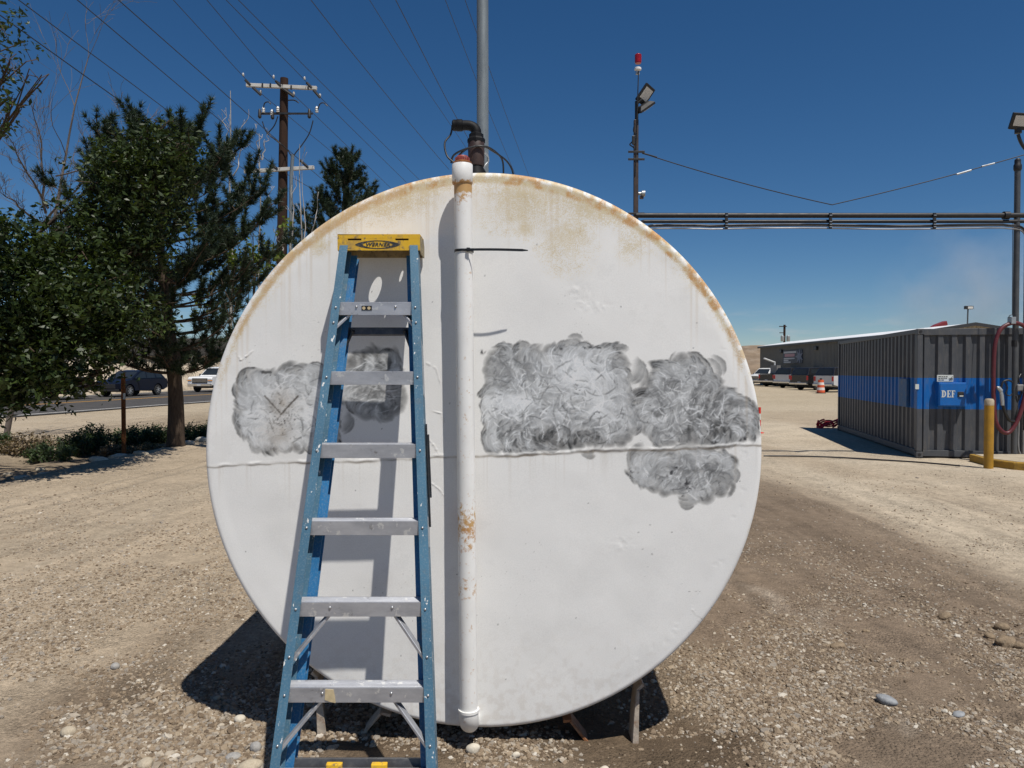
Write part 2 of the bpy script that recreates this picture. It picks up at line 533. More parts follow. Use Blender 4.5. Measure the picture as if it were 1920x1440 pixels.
# ---- spoil heap beyond the warehouse
def hill(name, label, cx, cy, rx, ry, h, seed, mt, n=70):
    u = np.linspace(-1, 1, n); A, B = np.meshgrid(u, u)
    rr = np.hypot(A, B)
    z = h * np.clip(1.25 - 1.35 * rr, -0.2, 0.86 + 0.10 * pfbm(A * 3, B * 3, seed, 4)) + (pfbm(A * 11, B * 11, seed + 2, 4) - 0.5) * h * 0.26
    z = np.where(rr > 0.95, -0.5, z)
    k = np.arange(A.size).reshape(A.shape)
    Fq = np.stack([k[:-1, :-1], k[:-1, 1:], k[1:, 1:], k[1:, :-1]], -1).reshape(-1, 4)
    return tag(np_mesh(name, np.stack([cx + A * rx, cy + B * ry, z], -1).reshape(-1, 3), Fq, mt), label, kind='structure')
spoil = mat('spoil_soil', (0.22, 0.165, 0.115), 0.95, var=0.4, scale=0.12, dirt=(0.36, 0.32, 0.27), dirt_amt=0.6, bumpy=0.5, bscale=0.6, spec=0.1)
hill('spoil_heap', 'brown spoil heap behind the metal warehouse', 52, 175, 60, 50, 7.2, 41, spoil)
hill('spoil_heap', 'low far brown ridge behind the trees', -150, 520, 260, 60, 5.0, 51, spoil)

# ================================================================ GRAVEL
def gravel_points(n_try, seed):
    g = np.random.default_rng(seed)
    d = 2.1 / (1 - g.random(n_try) * (1 - 2.1 / 13.0))       # more points near the viewer
    ang = (g.random(n_try) - 0.5) * 2
    y = d; x = ang * d * 0.78
    band = 0.10
    p = np.full(n_try, 0.09)
    p += 0.95 * np.exp(-((x + 2.7) / 0.75) ** 2) * sstep(3.9, 5.5, y) * (1 - sstep(9, 13, y))
    p += 0.95 * np.exp(-((x + 1.55) / 0.75) ** 2) * (1 - sstep(4.0, 4.9, y)) * (0.35 + sstep(3.8, 3.4, y))
    p += 1.0 * np.exp(-((x + 0.9) / 0.7) ** 2 - ((y - 5) / 1.2) ** 2)
    p += 0.9 * np.exp(-((x + 0.35) / 0.55) ** 2) * (1 - sstep(3.4, 3.7, y))
    p += 0.95 * np.exp(-((x - 1.45) / 0.55) ** 2) * (1 - sstep(3.9, 5.6, y))
    p += 0.55 * sstep(0.8, 1.2, x) * (1 - sstep(3.0, 4.0, x)) * (1 - sstep(6, 9, y))
    p += 0.5 * np.exp(-((x + 7.3) / 0.5) ** 2)
    p += 0.40 * (x < -2.2)
    p += 0.10 * (x > 3.5)
    cl = pfbm(x * 1.6, y * 1.6, seed + 3.0, 4)
    p = p * sstep(0.32, 0.62, cl) * 1.25
    keep = g.random(n_try) < p
    keep &= ~((np.abs(x - 0.75) < 0.45) & (np.abs(y - 3.4) < 0.22) & (g.random(n_try) < 0.85))
    return x[keep], y[keep]
px_, py_ = gravel_points(280000, 5)
pz_ = ground_h(px_, py_)
ng = len(px_)
pm = bpy.data.meshes.new('gravel')
pm.vertices.add(ng)
sz = 0.0036 + 0.0092 * rng.random(ng) ** 2.4
bigm = rng.random(ng) < 0.035
sz[bigm] *= 1.7
sz *= 1 + 0.25 * ((px_ < -0.6) & (py_ < 4))
pm.vertices.foreach_set('co', np.stack([px_, py_, pz_ - sz * 0.05], -1).astype(np.float32).ravel())
a = pm.attributes.new('rot', 'FLOAT_VECTOR', 'POINT'); a.data.foreach_set('vector', np.stack([rng.normal(0, .35, ng), rng.normal(0, .35, ng), rng.random(ng) * 6.28], -1).astype(np.float32).ravel())
a = pm.attributes.new('scl', 'FLOAT_VECTOR', 'POINT'); a.data.foreach_set('vector', np.stack([sz * (0.9 + .6 * rng.random(ng)), sz, sz * (0.6 + .35 * rng.random(ng))], -1).astype(np.float32).ravel())
a = pm.attributes.new('pick', 'INT', 'POINT'); a.data.foreach_set('value', rng.integers(0, 5, ng).astype(np.int32))
m, nt, b, out = new_mat('gravel_stones')
oi = nt.nodes.new('ShaderNodeObjectInfo')
cr = ramp(nt, oi.outputs['Random'], [(0.0, (0.13, 0.095, 0.065)), (0.35, (0.25, 0.19, 0.13)), (0.6, (0.32, 0.255, 0.18)), (0.82, (0.25, 0.22, 0.185)), (0.96, (0.42, 0.36, 0.28)), (1.0, (0.56, 0.52, 0.45))])
nn = noise_node(nt, 60, 4, 0.6)
nt.links.new(mix(nt, 1.0, cr.outputs[0], ramp(nt, nn.outputs['Fac'], [(0.3, 0.75), (0.7, 1.2)]).outputs[0], 'MULTIPLY'), b.inputs['Base Color'])
b.inputs['Roughness'].default_value = 0.9; b.inputs['Specular IOR Level'].default_value = 0.2
gravel_mat = m
gravel = link('gravel', pm, gravel_mat)
tag(gravel, 'loose grey and tan gravel strewn over the dirt yard', 'gravel', kind='stuff')
ng_t = bpy.data.node_groups.new('gravel_scatter', 'GeometryNodeTree')
ng_t.interface.new_socket('Geometry', in_out='INPUT', socket_type='NodeSocketGeometry')
ng_t.interface.new_socket('Geometry', in_out='OUTPUT', socket_type='NodeSocketGeometry')
N, L = ng_t.nodes, ng_t.links
gi = N.new('NodeGroupInput'); go = N.new('NodeGroupOutput')
jn = N.new('GeometryNodeJoinGeometry')
for k in range(5):
    ico = N.new('GeometryNodeMeshIcoSphere'); ico.inputs['Subdivisions'].default_value = 2
    sp = N.new('GeometryNodeSetPosition'); po = N.new('GeometryNodeInputPosition')
    vm = N.new('ShaderNodeVectorMath'); vm.operation = 'ADD'; vm.inputs[1].default_value = (k * 7.3, k * 3.1, k * 5.7)
    tn = N.new('ShaderNodeTexNoise'); tn.inputs['Scale'].default_value = 0.9; tn.inputs['Detail'].default_value = 2
    vs_ = N.new('ShaderNodeVectorMath'); vs_.operation = 'SUBTRACT'; vs_.inputs[1].default_value = (.5, .5, .5)
    sc_ = N.new('ShaderNodeVectorMath'); sc_.operation = 'SCALE'; sc_.inputs['Scale'].default_value = 1.7
    g2 = N.new('GeometryNodeGeometryToInstance')
    L.new(po.outputs[0], vm.inputs[0]); L.new(vm.outputs[0], tn.inputs['Vector'])
    L.new(tn.outputs['Color'], vs_.inputs[0]); L.new(vs_.outputs[0], sc_.inputs[0])
    L.new(ico.outputs['Mesh'], sp.inputs['Geometry']); L.new(sc_.outputs[0], sp.inputs['Offset'])
    L.new(sp.outputs[0], g2.inputs[0]); L.new(g2.outputs[0], jn.inputs[0])
iop = N.new('GeometryNodeInstanceOnPoints'); iop.inputs['Pick Instance'].default_value = True
def named(nm, ty):
    q = N.new('GeometryNodeInputNamedAttribute'); q.data_type = ty; q.inputs['Name'].default_value = nm
    return next(s for s in q.outputs if s.enabled and s.name == 'Attribute')
L.new(gi.outputs[0], iop.inputs['Points']); L.new(jn.outputs[0], iop.inputs['Instance'])
L.new(named('pick', 'INT'), iop.inputs['Instance Index'])
L.new(named('rot', 'FLOAT_VECTOR'), iop.inputs['Rotation']); L.new(named('scl', 'FLOAT_VECTOR'), iop.inputs['Scale'])
sm_ = N.new('GeometryNodeSetMaterial'); sm_.inputs['Material'].default_value = gravel_mat
L.new(iop.outputs[0], sm_.inputs[0]); L.new(sm_.outputs[0], go.inputs[0])
md = gravel.modifiers.new('scatter', 'NODES'); md.node_group = ng_t

# ================================================================ THE TANK
TY = 3.48; TR = 1.303; TL = 4.9
TC = P(907, 848, TY)                              # centre of the head
PXM = FPX / TY                                    # photograph pixels per metre on the head
# ---- wear of the head, worked out on a raster of the head (about 2.5 mm)
X0, Y0, NR = 370, 310, 1078
ys, xs = np.mgrid[0:NR, 0:NR]
XX = xs + X0; YY = ys + Y0
rad = np.hypot(XX - 907, YY - 848) / PXM
paint = np.zeros((NR, NR, 3)); paint[:] = (0.79, 0.785, 0.765)
hgt = np.zeros((NR, NR))
soft = fbm((NR, NR), 160, 3, 5)
paint *= (0.94 + 0.12 * soft)[..., None]
grime = sstep(0.52, 0.75, fbm((NR, NR), 70, 5, 5)) * (0.35 + 0.65 * sstep(850, 1100, YY) * (1 - sstep(1250, 1370, YY)))
paint *= (1 - 0.035 * grime)[..., None]
shade = np.zeros((NR, NR)); gmask = np.zeros((NR, NR))
polys = {
 'A': [(455, 712), (500, 705), (560, 700), (600, 695), (628, 710), (620, 835), (560, 838), (480, 838), (460, 800), (452, 750)],
 'B': [(658, 675), (690, 660), (735, 672), (750, 720), (745, 770), (700, 785), (660, 760), (650, 715)],
 'C': [(915, 668), (960, 660), (1080, 660), (1164, 661), (1170, 740), (1188, 800), (1165, 828), (1000, 836), (918, 830), (915, 760)],
 'D': [(1204, 745), (1232, 695), (1280, 674), (1312, 690), (1342, 730), (1392, 755), (1408, 790), (1400, 822), (1240, 828), (1198, 790)],
 'E': [(1192, 858), (1345, 852), (1374, 880), (1360, 915), (1310, 934), (1255, 922), (1230, 908), (1194, 892)]}
seam_y = lambda x: 872 - 39 * (x - 390) / 1035 + 1.2 * np.sin(x * 0.021) + 0.8 * np.sin(x * 0.067) + 0.6 * np.sin(x * .19)
def inside(poly, x, y):
    c = np.zeros(np.shape(x), bool)
    for i in range(len(poly)):
        (x1, y1), (x2, y2) = poly[i], poly[i - 1]
        k = ((y1 > y) != (y2 > y)) & (x < (x2 - x1) * (y - y1) / (y2 - y1 + 1e-9) + x1)
        c ^= k
    return c
g = np.random.default_rng(77)
tone_n = fbm((NR, NR), 90, 9, 4); flow = fbm((NR, NR), 75, 19, 3)
def tone_at(k, x, y):
    t = 0.60 + 0.55 * (tone_n[int(y - Y0), int(x - X0)] - 0.5)
    e = lambda cx, cy, sx, sy: math.exp(-((x - cx) / sx) ** 2 - ((y - cy) / sy) ** 2)
    if k == 'C': t += -0.36 * e(970, 692, 50, 36) - 0.46 * e(1060, 826, 130, 22) + 0.2 * e(1090, 700, 70, 50) + 0.14 * e(960, 755, 90, 30) - 0.2 * e(1065, 778, 14, 12)
    if k == 'D': t += -0.09 - 0.32 * e(1350, 808, 70, 22) - 0.12 * e(1215, 770, 30, 30) + 0.12 * e(1270, 770, 50, 20)
    if k == 'A': t += 0.14 - 0.18 * e(460, 790, 18, 60) - 0.2 * e(590, 820, 30, 25) - 0.12 * e(470, 720, 30, 15)
    if k == 'B': t += -0.18 - 0.3 * e(690, 660, 50, 18)
    if k == 'E': t += 0.02 - 0.15 * e(1290, 900, 50, 15)
    return t
def stroke(cx, cy, rr, a0, span, hw, val, op, feather=0.8, hard=False):
    R_ = rr + hw * 2.2
    x0 = int(max(0, cx - R_ - X0)); x1 = int(min(NR, cx + R_ - X0 + 1)); y0 = int(max(0, cy - R_ - Y0)); y1 = int(min(NR, cy + R_ - Y0 + 1))
    if x1 <= x0 or y1 <= y0: return
    sx = XX[y0:y1, x0:x1] - cx; sy = YY[y0:y1, x0:x1] - cy
    r = np.hypot(sx, sy); th = np.arctan2(sy, sx)
    dth = np.abs((th - a0 + math.pi) % (2 * math.pi) - math.pi) / span
    if hard:
        e = (r - rr) / hw
        q = np.where(e > 0, np.clip(1 - e * hw / 1.6, 0, 1), np.clip(1 + e * .5, 0, 1) ** 1.4) * np.clip((1 - dth) * 2.2, 0, 1)
    else:
        q = np.clip(1 - ((r - rr) / hw) ** 2, 0, 1) ** feather * np.clip((1 - dth) * 2.5, 0, 1)
    ph = g.random() * 50
    st = 0.6 * np.sin(r * 1.15 + ph) + 0.5 * np.sin(r * 1.9 + ph * 2) + 0.5 * np.sin(r * 0.5 + ph)
    k = q * op * np.clip(0.75 + 0.35 * st, 0, 1)
    shade[y0:y1, x0:x1] = shade[y0:y1, x0:x1] * (1 - k) + (val + 0.075 * st) * k
    gmask[y0:y1, x0:x1] = np.maximum(gmask[y0:y1, x0:x1], np.minimum(1, q * op * 1.5))
for k, poly in polys.items():
    bx = [p[0] for p in poly]; by = [p[1] for p in poly]
    area = (max(bx) - min(bx)) * (max(by) - min(by))
    def pick():
        while True:
            x = g.uniform(min(bx), max(bx)); y = g.uniform(min(by), max(by))
            if inside(poly, x, y): return x, y
    for i in range(int(area / 70)):                       # dusty first pass
        x, y = pick()
        stroke(x, y, 2, 0, 9, g.uniform(8, 17), tone_at(k, x, y) + .04, 0.5, 1.0)
    cx0, cy0 = np.mean(bx), np.mean(by)
    for i in range(int(area / 27)):                       # disc sweeps, broad and smeared
        x, y = pick()
        rr = g.uniform(9, 30); a0 = 9 * flow[int(y - Y0), int(x - X0)] + g.normal(0, 0.6)
        v = tone_at(k, x, y) + g.normal(0, 0.13)
        if g.random() < 0.35: v = g.uniform(0.72, 0.88)
        if not inside(poly, x + rr * math.cos(a0), y + rr * math.sin(a0)): v = max(v, .66); rr *= .8
        stroke(x, y, rr, a0, g.uniform(0.5, 1.5), g.uniform(3.0, 12), np.clip(v, 0.24, 0.9), g.uniform(0.35, 0.9), hard=g.random() < .85)
    for i in range(int(area / 110)):                      # glints and scratches
        x, y = pick(); sr = g.uniform(10, 60); sa = g.uniform(-3, 3)
        if not inside(poly, x + sr * math.cos(sa), y + sr * math.sin(sa)): continue
        stroke(x, y, sr, sa, g.uniform(0.12, 0.45), g.uniform(0.9, 1.7), g.choice([0.35, 0.42, 0.88, 0.9, 0.9]), 0.75)
# single strays outside the patches
for (x, y, rr, a0, v) in ((1068, 660, 24, -1.6, .52), (1072, 645, 16, -1.5, .6), (1190, 700, 20, 0.2, .5), (1178, 690, 26, 0.4, .55), (975, 655, 14, -1.6, .5), (1102, 846, 12, 1.6, .55), (640, 790, 20, 0.3, .5), (1330, 690, 22, -.5, .6), (1365, 890, 18, 0.1, .5), (1290, 932, 16, 1.5, .5)):
    for _ in range(3): stroke(x + g.normal(0, 4), y + g.normal(0, 4), rr, a0, 1.3, 9, v + .2, 0.4, hard=True)
wx = (fbm((NR, NR), 30, 141, 3) - .5) * 8; wy = (fbm((NR, NR), 30, 143, 3) - .5) * 8
wi = np.clip(ys + wy, 0, NR - 1).astype(int); wj = np.clip(xs + wx, 0, NR - 1).astype(int)
shade = shade[wi, wj]; gmask = gmask[wi, wj]
gm = np.clip(gmask, 0, 1) ** 0.8 * (0.86 + .28 * fbm((NR, NR), 6, 145, 3))
gm = np.clip(gm, 0, 1)
steel = np.stack([shade * 0.985, shade * 0.995, shade], -1)
steel = np.clip(steel, 0.15, 0.86) ** 2.2 * 1.12
paint = paint * (1 - gm[..., None]) + steel * gm[..., None]
# burnt-in stain and pitting in the left patch, remnants of old lettering
def blend(mask, c): 
    global paint
    paint = paint * (1 - mask[..., None]) + np.array(c) * mask[..., None]
st = np.exp(-((XX - 530) / 26.0) ** 2 - ((YY - 755) / 24.0) ** 2) + np.exp(-((XX - 520) / 30.0) ** 2 - ((YY - 812) / 28.0) ** 2)
blend(np.clip(st, 0, 1) * (0.25 + 0.5 * fbm((NR, NR), 9, 15, 3)), (0.36, 0.29, 0.21))
spk = vnoise((NR, NR), 2.2, 91)
zone = np.exp(-((XX - 530) / 42.0) ** 2 - ((YY - 785) / 55.0) ** 2)
blend(sstep(0.80, 0.9, spk + zone * 0.17 - 0.12) * zone, (0.05, 0.045, 0.04))
def dark_line(x1, y1, x2, y2, w, c, a=0.9):
    t = np.clip(((XX - x1) * (x2 - x1) + (YY - y1) * (y2 - y1)) / ((x2 - x1) ** 2 + (y2 - y1) ** 2), 0, 1)
    d = np.hypot(XX - x1 - t * (x2 - x1), YY - y1 - t * (y2 - y1)) + 1.6 * (vnoise((NR, NR), 4, 5) - .5)
    mk = 1 - sstep(w * .6, w * 1.3, d)
    if a > 0: blend(mk * a, c)
    return mk
dark_line(497, 742, 527, 775, 1.3, (0.10, 0.085, 0.07)); dark_line(560, 742, 527, 777, 1.6, (0.10, 0.085, 0.07))
dark_line(492, 698, 508, 698, 2.5, (0.05, 0.05, 0.05), .8)
for (x, y, s) in ((512, 704, 6), (1095, 652, 5), (1108, 651, 6), (1122, 652, 5), (1150, 652, 5), (1160, 653, 4), (1052, 654, 3)):
    blend(np.clip(sstep(0.45, 0.65, vnoise((NR, NR), 3, int(x))) * np.exp(-((XX - x) / s) ** 2 - ((YY - y) / 2.2) ** 2) * 1.3, 0, .9), (0.06, 0.06, 0.06))
for (x, y, s) in ((1185, 882, 6), (1255, 890, 7), (1262, 885, 5), (1285, 905, 9), (1292, 913, 9), (1300, 908, 6), (1270, 876, 5), (1120, 775, 6), (905, 660, 5), (1395, 825, 8), (1340, 830, 6)):
    q = sstep(0.5, 0.7, vnoise((NR, NR), 3, int(x)) ) * np.exp(-((XX - x) / s) ** 2 - ((YY - y) / (s * .7)) ** 2)
    blend(np.clip(q * 1.4, 0, 0.95), (0.045, 0.045, 0.05))
# weld seam across the middle
sd = YY - seam_y(XX)
nz = vnoise((NR, NR), 7, 23)
blend(np.exp(-((sd - 3.0) / 2.2) ** 2) * (0.3 + 0.5 * sstep(0.45, 0.6, fbm((NR, NR), 40, 33, 3))), (0.33, 0.29, 0.24))
blend(np.exp(-((sd - 1.0) / 3.5) ** 2) * sstep(0.60, 0.7, fbm((NR, NR), 50, 37, 4)) * 0.85, (0.07, 0.06, 0.055))
blend(np.exp(-((sd + 2.0) / 2.5) ** 2) * 0.6, (0.82, 0.81, 0.78))
nz2 = fbm((NR, NR), 22, 24, 3)
hgt += 0.0022 * np.exp(-(sd / (1.8 + 1.6 * nz2)) ** 2) * sstep(0.35, 0.7, nz2) + 0.0004 * sstep(2, -2, sd)
blend(np.exp(-((sd - 3.2) / 1.1) ** 2) * (0.25 + 0.6 * sstep(0.4, 0.6, fbm((NR, NR), 30, 41, 3))), (0.22, 0.19, 0.16))
# rust runs below the rim, dirt splashed up from the ground, hand scuffs
run = fbm((1, NR), 5, 151, 3)[0]; run_l = 40 + 150 * vnoise((1, NR), 9, 153)[0]
y_rim = 848 - np.sqrt(np.maximum(0, (1.27 * PXM) ** 2 - (np.arange(NR) + X0 - 907.0) ** 2))
below = (YY - y_rim[None, :]) / run_l[None, :]
blend(np.clip(sstep(0.58, 0.75, run)[None, :] * np.clip(1 - below, 0, 1) * (below > 0) * 0.30, 0, 1), (0.50, 0.36, 0.20))
runS = fbm((1, NR), 4, 161, 3)[0]; bs = sd / (30 + 90 * vnoise((1, NR), 7, 163)[0])[None, :]
blend(np.clip(sstep(0.62, 0.78, runS)[None, :] * np.clip(1 - bs, 0, 1) * (bs > 0) * 0.22, 0, 1), (0.45, 0.38, 0.30))
spl = sstep(1130, 1370, YY) * sstep(0.50, 0.72, fbm((NR, NR), 10, 171, 5) + 0.10 * sstep(1200, 1370, YY))
blend(spl * 0.22, (0.47, 0.40, 0.32))
scf = sstep(0.60, 0.70, fbm((NR, NR), 48, 173, 6, .62)) * sstep(0.45, 0.6, fbm((NR, NR), 240, 175, 2))
blend(scf * 0.10, (0.50, 0.49, 0.47))
# peeling paint cracks and dents
def crack(pts, w=0.9):
    for (x1, y1), (x2, y2) in zip(pts[:-1], pts[1:]):
        mk = dark_line(x1, y1, x2, y2, w, (0, 0, 0), a=0)
        hgt[...] = hgt + mk * 0.0018
        blend(np.roll(mk, (2, 1), (0, 1)) * 0.35, (0.40, 0.38, 0.35))
crack([(442, 660), (452, 675), (462, 668), (475, 657)]); crack([(800, 680), (818, 690), (826, 720)]); crack([(812, 770), (828, 775), (832, 790)])
crack([(808, 905), (822, 915), (832, 928)]); crack([(1310, 1165), (1322, 1175), (1330, 1190)]); crack([(800, 820), (812, 832), (822, 850)]); crack([(1300, 1145), (1306, 1155), (1318, 1160)], 1.0)
hgt += (fbm((NR, NR), 190, 61, 3) - 0.5) * 0.010 + (fbm((NR, NR), 55, 63, 3) - 0.5) * 0.0016
rim_d = np.sin(np.arctan2(YY - 848, XX - 907) * 61) * 0.5 + vnoise((NR, NR), 16, 66)
hgt += -0.0009 * sstep(1.17, 1.235, rad) * (1 - sstep(1.245, 1.27, rad)) * sstep(0.62, 0.8, fbm((NR, NR), 15, 67, 3)) * sstep(0.2, 0.9, np.cos(np.arctan2(YY - 848, XX - 907) - 0.4))
for (x, y) in ((1095, 570), (1125, 575), (1170, 1020), (1085, 545)):
    hgt += 0.0035 * np.exp(-((XX - x) / 20) ** 2 - ((YY - y) / 13) ** 2) * (fbm((NR, NR), 9, x, 3) - 0.5)
# scattered dark chips
chip = sstep(0.955, 0.985, vnoise((NR, NR), 2.6, 71) - 0.10 + 0.12 * sstep(0.55, 0.8, fbm((NR, NR), 120, 73, 3)))
blend(chip * 0.8, (0.10, 0.09, 0.08))
for i in range(60):
    x, y = int(g.uniform(420, 1400)), int(g.uniform(420, 1330)); j0, i0_ = y - Y0, x - X0
    paint[j0:j0 + 2, i0_:i0_ + 2] = paint[j0:j0 + 2, i0_:i0_ + 2] * 0.15 + 0.05
# rust: upper zones and rim
zone = np.zeros((NR, NR))
for (x, y, sx, sy, amp) in ((730, 385, 110, 45, .55), (1000, 390, 110, 60, .62), (1060, 450, 60, 60, .62), (1180, 470, 26, 28, .62), (600, 460, 22, 22, .6), (985, 430, 30, 22, .66), (640, 410, 50, 30, .42), (800, 350, 60, 30, .5), (1120, 390, 70, 35, .6), (760, 440, 40, 14, .3), (1065, 500, 50, 25, .45)):
    zone = np.maximum(zone, amp * np.exp(-((XX - x) / sx) ** 2 - ((YY - y) / sy) ** 2))
ang = np.arctan2(848 - YY, XX - 907)
topness = sstep(0.05, 0.75, np.sin(ang))
rimr = topness * (sstep(1.24, 1.268, rad) * 0.85 + sstep(1.14, 1.27, rad) * 0.30) * (0.55 + 0.9 * fbm((NR, NR), 45, 81, 4))
rimr += sstep(1.27, 1.295, rad) * 0.35 * sstep(0.45, 0.7, fbm((NR, NR), 60, 83, 3))
rust = np.clip(zone * (0.35 + 1.3 * fbm((NR, NR), 60, 85, 5)) + rimr, 0, 1)
rim_n = fbm((NR, NR), 30, 87, 4)
rust *= 1 - 0.75 * sstep(1.266, 1.285, rad) * sstep(0.38, 0.62, fbm((NR, NR), 14, 88, 4) + 0.12 * (YY > 480))
rust_edge = (1 - .45 * (XX < 760)) * np.clip(topness * 1.4 * sstep(1.235, 1.268, rad), 0, 1) * sstep(0.36, 0.60, fbm((NR, NR), 22, 89, 5, .65))
rust = np.clip(rust + .5 * rust_edge * sstep(1.25, 1.27, rad), 0, 1)

def sample(arr, px, py):
    x = np.clip(px - X0, 0, NR - 1.001); y = np.clip(py - Y0, 0, NR - 1.001)
    xi = x.astype(int); yi = y.astype(int); fx = x - xi; fy = y - yi
    if arr.ndim == 3: fx = fx[:, None]; fy = fy[:, None]
    return (arr[yi, xi] * (1 - fx) + arr[yi, xi + 1] * fx) * (1 - fy) + (arr[yi + 1, xi] * (1 - fx) + arr[yi + 1, xi + 1] * fx) * fy

m, nt, b, out = new_mat('weathered_white_tank_paint')
at = nt.nodes.new('ShaderNodeAttribute'); at.attribute_name = 'wear'
ar = nt.nodes.new('ShaderNodeAttribute'); ar.attribute_name = 'rust'
ae = nt.nodes.new('ShaderNodeAttribute'); ae.attribute_name = 'rust_edge'
agm = nt.nodes.new('ShaderNodeAttribute'); agm.attribute_name = 'ground_steel'
nf = noise_node(nt, 210, 3, 0.75); nm = noise_node(nt, 30, 5, 0.6)
def math_n(op, a, b_):
    q = nt.nodes.new('ShaderNodeMath'); q.operation = op; q.use_clamp = False
    for i, v in ((0, a), (1, b_)):
        if isinstance(v, (int, float)): q.inputs[i].default_value = v
        else: nt.links.new(v, q.inputs[i])
    return q.outputs[0]
sp_ = math_n('ADD', math_n('MULTIPLY', nf.outputs['Fac'], 0.75), math_n('MULTIPLY', nm.outputs['Fac'], 0.25))
thr = math_n('ADD', sp_, math_n('MULTIPLY', ar.outputs['Fac'], 0.25))
rf = ramp(nt, math_n('ADD', thr, math_n('MULTIPLY', ae.outputs['Fac'], 0.06)), [(0.56, 0.0), (0.70, 0.62), (0.82, 0.92)]).outputs[0]
rc = ramp(nt, nm.outputs['Fac'], [(0.3, (0.50, 0.36, 0.14)), (0.6, (0.60, 0.48, 0.26)), (0.8, (0.40, 0.20, 0.06))]).outputs[0]
rc = mix(nt, math_n('MULTIPLY', ae.outputs['Fac'], 0.9), mix(nt, 0.4, rc, (0.56, 0.46, 0.25)), (0.47, 0.21, 0.02))
c = mix(nt, math_n('MULTIPLY', rf, ramp(nt, ar.outputs['Fac'], [(0.03, 0.0), (0.25, 1.0)]).outputs[0]), at.outputs['Color'], rc)
c = mix(nt, 1.0, c, ramp(nt, nf.outputs['Fac'], [(0.3, 0.93), (0.7, 1.05)]).outputs[0], 'MULTIPLY')
nt.links.new(c, b.inputs['Base Color'])
b.inputs['Roughness'].default_value = 0.55
nt.links.new(math_n('MULTIPLY', agm.outputs['Fac'], 0.25), b.inputs['Metallic'])
b.inputs['Specular IOR Level'].default_value = 0.3
bump(nt, b, nf.outputs['Fac'], 0.10, 0.004)
tank_mat = m

tank = thing('storage_tank', 'big round white steel fuel tank with rust-stained top and grinder-scrubbed patches', 'tank', (TC.x, TY + 1.5, 0))
NS = 600
u = np.linspace(-1, 1, NS + 1)
A, B = np.meshgrid(u, u)
with np.errstate(divide='ignore', invalid='ignore'):
    r_ = np.where(np.abs(A) >= np.abs(B), A, B)
    ph = np.where(np.abs(A) >= np.abs(B), (math.pi / 4) * np.nan_to_num(B / np.where(A == 0, 1, A)), math.pi / 2 - (math.pi / 4) * np.nan_to_num(A / np.where(B == 0, 1, B)))
KN = 0.022                                           # knuckle radius of the head
U = r_ * np.cos(ph) * (TR - KN); W = r_ * np.sin(ph) * (TR - KN)
U = U.ravel(); W = W.ravel()
PXv = 907 + U * PXM; PYv = 848 - W * PXM
D = sample(hgt, PXv, PYv)
rr_v = np.hypot(U, W) / TR
dome = 0.012 * (1 - rr_v ** 2)
D = D * (1 - sstep(0.93, 0.972, rr_v))
V = np.stack([TC.x + U, TY - D - dome, TC.z + W], -1)
k = np.arange((NS + 1) ** 2).reshape(NS + 1, NS + 1)
F = np.stack([k[:-1, :-1], k[:-1, 1:], k[1:, 1:], k[1:, :-1]], -1).reshape(-1, 4)
ring = np.concatenate([k[0, :-1], k[:-1, -1], k[-1, :0:-1], k[:0:-1, 0]])
nr = len(ring)
ang_r = np.arctan2(W[ring], U[ring])
extraV = []; extraF = []; prev = ring; base = len(V)
for j in range(1, 8):
    t = j / 7 * math.pi / 2
    rr = TR - KN + KN * math.sin(t); yy = TY + KN * (1 - math.cos(t))
    extraV.append(np.stack([TC.x + rr * np.cos(ang_r), np.full(nr, yy), TC.z + rr * np.sin(ang_r)], -1))
    cur = base + (j - 1) * nr + np.arange(nr)
    extraF.append(np.stack([prev, cur, np.roll(cur, -1), np.roll(prev, -1)], -1)); prev = cur
extraV.append(np.stack([TC.x + TR * np.cos(ang_r), np.full(nr, TY + 0.09), TC.z + TR * np.sin(ang_r)], -1))
cur = base + 7 * nr + np.arange(nr)
extraF.append(np.stack([prev, cur, np.roll(cur, -1), np.roll(prev, -1)], -1))
V = np.concatenate([V] + extraV); F = np.concatenate([F] + extraF)
allU = V[:, 0] - TC.x; allW = V[:, 2] - TC.z
rl = np.hypot(allU, allW); sc = np.where(rl > 1.294, 1.294 / np.maximum(rl, 1e-6), 1.0)
PXv = 907 + allU * sc * PXM; PYv = 848 - allW * sc * PXM
head = np_mesh('tank_head', V, F, tank_mat, tank, smooth=True)
head['label'] = 'round white tank end with weld seam, rust and grinding swirls'
wc = sample(paint, PXv, PYv)
ca = head.data.color_attributes.new('wear', 'FLOAT_COLOR', 'POINT')
ca.data.foreach_set('color', np.concatenate([np.clip(wc, 0, 1), np.ones((len(V), 1))], -1).astype(np.float32).ravel())
for nm_, arr in (('rust', rust), ('rust_edge', rust_edge), ('ground_steel', gm)):
    a = head.data.attributes.new(nm_, 'FLOAT', 'POINT')
    a.data.foreach_set('value', sample(arr, PXv, PYv).astype(np.float32))
white_rusty = mat('white_paint_with_rust', (0.74, 0.735, 0.71), 0.55, var=0.08, scale=6, dirt=(0.42, 0.2, 0.06), dirt_amt=0.55, bumpy=0.08, spec=0.3)
shell = MB()
prof = []
for yy, rr in ((0.092, TR - 0.002), (1.6, TR - 0.004), (1.61, TR + 0.003), (1.63, TR + 0.003), (1.64, TR - 0.004), (3.2, TR - 0.004), (3.21, TR + 0.003), (3.23, TR + 0.003), (3.24, TR - 0.004), (TL, TR - 0.004), (TL + 0.05, TR - 0.05), (TL + 0.06, 0.4)):
    prof.append((rr, yy))
shell.lathe(prof, (TC.x, TY, TC.z), 96, Matrix.Rotation(-math.pi / 2, 3, 'X'))
shell.build('tank_shell', white_rusty, tank, smooth=40)

